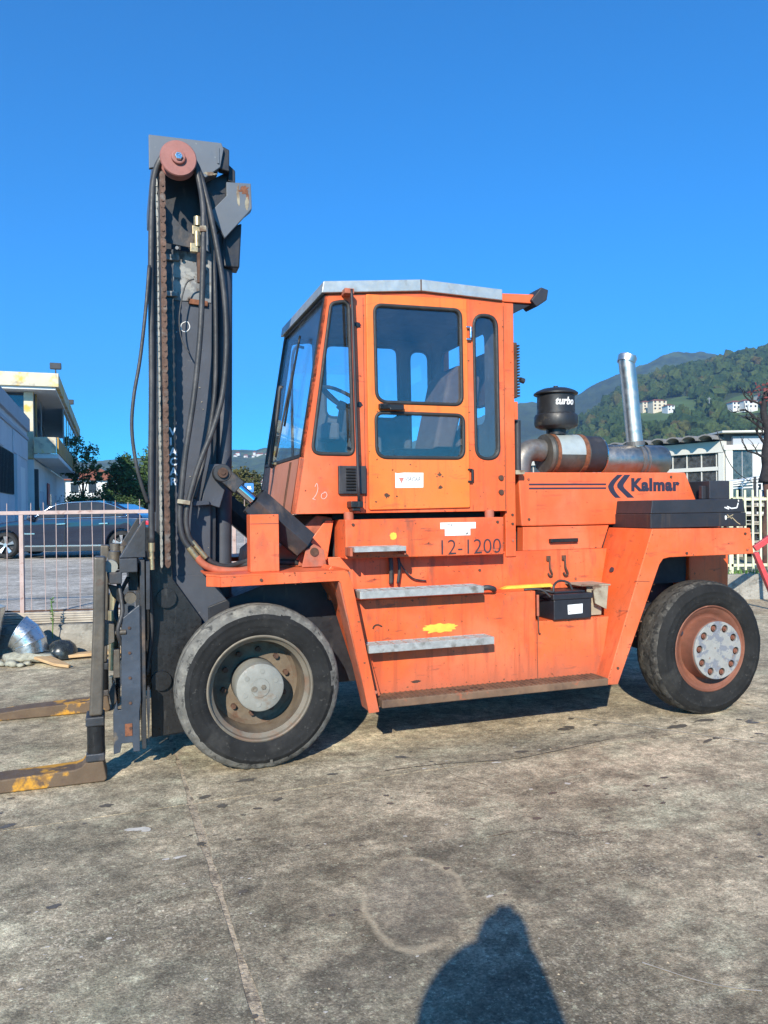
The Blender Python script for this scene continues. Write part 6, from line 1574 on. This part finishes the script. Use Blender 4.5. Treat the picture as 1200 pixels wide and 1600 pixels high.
# ---- carriage and forks
car = empty('carriage', (0, 0, 0), 0, FK)
for s_ in (0, 1):
    def Y(a, b): return (a, b) if s_ == 0 else (2 * YC - b, 2 * YC - a)
    B().prism([(-.845, 1.00), (-.735, 1.085), (-.735, .475), (-.745, .40), (-.745, .145), (-.785, .145), (-.79, .205), (-.855, .205), (-.865, .15), (-.905, .14), (-.905, .40), (-.88, .48), (-.875, .42), (-.855, .42)], *Y(.245, .285)).build('side_plate', 'carriage_blue', car, .004)
    B().prism([(-.93, 1.29), (-.915, 1.225), (-.84, 1.225), (-.84, 1.295), (-.745, 1.295), (-.745, 1.385), (-.855, 1.385), (-.855, 1.30), (-.93, 1.30)], *Y(.22, .40)).build('top_hook', 'carriage_steel', car, .006)
    B().prism([(-.855, 1.387), (-.695, 1.387), (-.69, 1.63), (-.712, 1.62)], *Y(.24, .38)).build('top_gusset', 'carriage_steel', car, .005)
    B().prism([(-.730, .15), (-.705, .15), (-.700, 1.37), (-.730, 1.37)], *Y(.27, .60)).build('back_plate', 'carriage_steel', car, .003)
    B().prism([(-.695, 1.05), (-.672, 1.05), (-.668, 1.36), (-.692, 1.36)], *Y(.25, .40)).build('guide_strip', 'carriage_steel', car, .002)
    B().prism([(-.700, .42), (-.690, .18), (-.680, .42), (-.682, .55), (-.695, .55)], *Y(.25, .30)).build('guide_strip', 'carriage_steel', car)
    b = B()
    for (u, z) in ((-.60, .55), (-.56, 1.1)): B().cyl((u, Y(.40, .50)[0], z), (u, Y(.40, .50)[1], z), .065, n=20).build('guide_roller', 'grease_shade_black', car, .006)
    # shaft, rollers and links between carriage and fork
    B().cyl((-.905, Y(.24, .33)[0], 1.335), (-.905, Y(.24, .33)[1], 1.335), .042, n=20).build('shaft_end', 'hub_grey', car, .004)
    B().cyl((-.90, Y(.55, .56)[0], .62), (-.90, Y(.55, .56)[0], 1.02), .032, n=16).build('positioner_rod', 'brass_fitting', car)
    B().cyl((-.885, Y(.50, .5)[0], 1.30), (-.885, Y(.5, .5)[0], 1.42), .042, n=18).cyl((-.83, Y(.56, .5)[0], 1.30), (-.83, Y(.56, .5)[0], 1.40), .032, n=18).build('valve_cap', 'worn_shank', car)
    B().cyl((-.895, Y(.45, .5)[0], .42), (-.895, Y(.45, .5)[0], .60), .036, n=16).build('positioner_barrel', 'steel_bright', car)
    B().prism([(-.96, .83), (-.89, .86), (-.89, .97), (-.96, .99)], *Y(.22, .36)).cyl((-.90, Y(.25, .3)[0], .915), (-.82, Y(.25, .3)[0], .915), .018, n=10).build('fork_lug', 'worn_shank', car, .004)
    B().prism([(-.93, .52), (-.895, .60), (-.88, .47), (-.91, .42)], *Y(.30, .36)).build('lower_hook', 'carriage_steel', car, .004)
    b = B(); b.box(-.835, -.79, Y(.24, .2445)[0], Y(.24, .2445)[1], .25, .33); b.build('wear_pad', 'rust_band', car, .002)
for p_ in ([(-.86, .30, 1.22), (-.84, .26, 1.05), (-.87, .24, .92), (-.83, .30, .80)], [(-.80, .40, 1.25), (-.86, .42, 1.12), (-.88, .36, 1.0), (-.80, .34, .9)], [(-.70, .36, 1.42), (-.67, .33, 1.2), (-.66, .36, .9), (-.69, .40, .6)]):
    B().tube(p_, .014, 8, 6).build('carriage_hose', 'hose_rubber', car)
B().prism([(-.93, 1.22), (-.86, 1.20), (-.80, 1.10), (-.84, 1.08), (-.90, 1.14)], .30, .34).build('link_arm', 'grease_shade_black', car, .006)
B().cyl((-.79, .24, 1.13), (-.79, .33, 1.13), .036, n=16).build('link_pin', 'worn_shank', car, .004)
B().prism([(-.90, .80), (-.86, .80), (-.86, .62), (-.90, .62)], .28, .34).build('link_block', 'worn_shank', car, .004)
for zz in (.30, .46, .62, .78, .94): B().cyl((-.80, .238, zz), (-.80, .246, zz), .010, n=6).build('bolt_head', 'rust_dark', car)
for z0, z1 in ((.30, .50), (1.16, 1.34)):
    B().box(-.80, -.735, .41, 1.93, z0, z1).build('cross_bar', 'carriage_steel', car, .006)
for yy in (.43, 1.86):
    B().prism([(-.665, 1.55), (-.535, 1.55), (-.515, 1.225), (-.33, .945), (-.335, .20), (-.665, .17)], yy, yy + .05).build('mast_shade_plate', 'grease_shade_black', car, .004)  # black plate cut to the shadow's outline, darkens the lower mast
B().cyl((-.905, .33, 1.335), (-.905, 2.01, 1.335), .034, n=20).build('fork_shaft', 'steel_bright', car)
def fork(y):
    f = empty('fork', (0, 0, 0), 0, FK)
    b = B(); b.prism([(-1.045, .415), (-.965, .415), (-.945, 1.0), (-.935, 1.40), (-1.005, 1.405), (-1.015, 1.0)], y, y + .17)
    b.build('shank', 'worn_shank', f, .014, 3)
    for z0, z1 in ((.355, .412), (.135, .185)): B().box(-1.065, -.955, y - .012, y + .182, z0, z1).build('collar', 'carriage_steel', f, .008)
    B().cyl((-1.008, y + .04, .186), (-1.008, y + .04, .354), .052, n=24).cyl((-1.008, y + .13, .186), (-1.008, y + .13, .354), .052, n=24).build('pin_roller', 'grease_shade_black', f)
    b = B(); b.prism([(-1.07, .134), (-.965, .134), (-.945, .02), (-.96, .004), (-2.30, .004), (-2.31, .02), (-1.6, .085), (-1.13, .098), (-1.09, .11)], y, y + .18)
    b.build('blade', 'fork_worn', f, .010, 3)
    return f
fork(.165); fork(1.955)

# ---- worn paint along the seams and edges
def edge_chips(parent, v, segs, per_m, seed, rmax=.012, mt='rust_band'):
    rr_ = random.Random(seed); b = B()
    for (a, c) in segs:
        L = math.hypot(c[0] - a[0], c[1] - a[1])
        for k in range(max(2, int(L * per_m))):
            t = rr_.random(); g = rr_.gauss(0, .5); x = a[0] + (c[0] - a[0]) * t; z = a[1] + (c[1] - a[1]) * t
            x += g * .010; z += rr_.gauss(0, .5) * .010
            r_ = .62 * rmax * (.15 + .85 * rr_.random() ** 3); n = 8
            el = rr_.uniform(.4, 1.8)
            pts = [(x + r_ * el * rr_.uniform(.5, 1.2) * math.cos(2 * math.pi * q / n), z + r_ * rr_.uniform(.5, 1.2) * math.sin(2 * math.pi * q / n)) for q in range(n)]
            b.prism(pts, v - .0012, v + .001)
    o = b.build('paint_chips', mt, parent); o['kind'] = 'stuff'; return o
OB = bpy.data.objects
edge_chips(panel, .249, [((.66, 1.34), (1.87, 1.335)), ((1.76, 1.598), (1.87, 1.598)), ((.66, 1.60), (.66, 1.34)), ((1.876, 1.34), (1.876, 1.6))], 26, 1)
edge_chips(OB['side_tank'], .149, [((.70, 1.04), (2.08, 1.04)), ((.85, .41), (2.6, .41)), ((2.1, .812), (2.70, .812)), ((.70, .95), (.85, .42))], 22, 2, .011)
edge_chips(OB['side_tank'], .149, [((.9, .5), (2.6, .9)), ((.9, .9), (2.6, .5))], 8, 21, .006)
edge_chips(band, .399, [((1.65, 1.06), (2.75, 1.06)), ((1.9, 1.3), (2.8, 1.3)), ((1.9, 1.1), (2.75, 1.25))], 16, 3, .008)
edge_chips(ff_o, -.031, [((-.24, 1.205), (.5, 1.21)), ((-.24, 1.255), (.55, 1.262)), ((.58, 1.2), (.74, .35)), ((.62, 1.1), (.78, .34)), ((.715, .325), (.78, .325))], 20, 4, .011)
edge_chips(rf_o, -.001, [((3.04, 1.49), (2.61, .34)), ((3.1, 1.21), (2.71, .34)), ((2.61, .34), (2.70, .34)), ((3.2, 1.28), (4.0, 1.282)), ((3.96, 1.47), (4.0, 1.30)), ((2.75, .62), (2.86, .62))], 20, 5, .011)
edge_chips(cab, .349, [((.32, 1.66), (1.96, 1.66)), ((.30, 1.68), (.54, 3.18)), ((1.66, 1.7), (1.66, 3.2)), ((1.95, 1.7), (1.95, 3.2)), ((.83, 1.7), (.83, 3.2))], 14, 6, .010)
edge_chips(door, .3305, [((.87, 1.69), (1.63, 1.69)), ((.86, 1.7), (.86, 2.1)), ((1.0, 1.75), (1.6, 1.80))], 12, 7, .008)
edge_chips(hood_o, .499, [((2.2, 1.535), (3.0, 1.535)), ((2.19, 1.94), (3.7, 1.95)), ((2.25, 1.6), (2.9, 1.75))], 7, 8, .008)
edge_chips(lo_o, .502, [((2.22, 1.505), (2.95, 1.505)), ((2.22, 1.305), (2.88, 1.305)), ((2.4, 1.34), (2.55, 1.33))], 12, 9, .009)
edge_chips(po_o, .384, [((1.98, 1.4), (1.98, 3.2)), ((2.055, 1.4), (2.055, 3.2))], 12, 10, .008)
edge_chips(ub_o, .099, [((-.04, 1.29), (.14, 1.29)), ((-.03, 1.64), (.13, 1.64))], 30, 11, .008)
edge_chips(mast, .4945, [((-.45, 1.4), (-.27, 3.0)), ((-.27, 1.4), (-.45, 3.0)), ((-.3, 1.2), (-.3, 3.1))], 10, 12, .009, 'bracket_pale')

# ---- bolts on the body panels
for i, (x, z, v, par) in enumerate(((1.80, 1.36, .25, panel), (.70, 1.57, .25, panel), (1.83, 1.57, .25, panel), (2.24, 1.90, .50, hood_o), (2.24, 1.58, .50, hood_o), (3.62, 1.92, .50, hood_o), (2.24, 1.33, .503, lo_o), (2.86, 1.33, .503, lo_o), (3.93, 1.44, .0, rf_o), (3.95, 1.31, .0, rf_o), (3.35, 1.30, .0, rf_o), (2.70, .45, .0, rf_o), (2.03, 1.42, .385, po_o), (2.03, 1.55, .385, po_o), (2.03, 1.62, .385, po_o), (2.6, 1.10, .40, band), (1.75, 1.20, .40, band), (1.2, 1.09, .40, band), (.76, .45, -.03, ff_o), (.0, 1.235, -.03, ff_o))):
    B().cyl((x, v - .009, z), (x, v + .002, z), .011, n=6).build('bolt_head', 'rust_dark' if i % 3 else 'orange_dull', par, .002)

for (x, z0, z1, v, par) in ((2.10, .38, .73, .15, OB['side_tank']), (.828, 1.66, 3.20, .35, cab), (1.955, 1.66, 3.22, .35, cab), (1.68, 1.66, 1.70, .35, cab)):
    B().box(x - .002, x + .002, v - .0012, v + .001, z0, z1).build('panel_seam', 'rust_dark', par)
B().prism([(2.72, .88), (2.80, .875), (2.80, .879), (2.72, .884)], -.0012, .001).prism([(2.86, 1.10), (3.0, 1.09), (3.0, 1.094), (2.86, 1.104)], -.0012, .001).build('scratches', 'rust_dark', rf_o)['kind'] = 'stuff'

B().prism([(-.30, 3.93), (-.10, 4.06), (-.085, 3.70), (-.26, 3.55)], .53, .58).build('inner_head_plate', 'rail_dark', mast, .005)
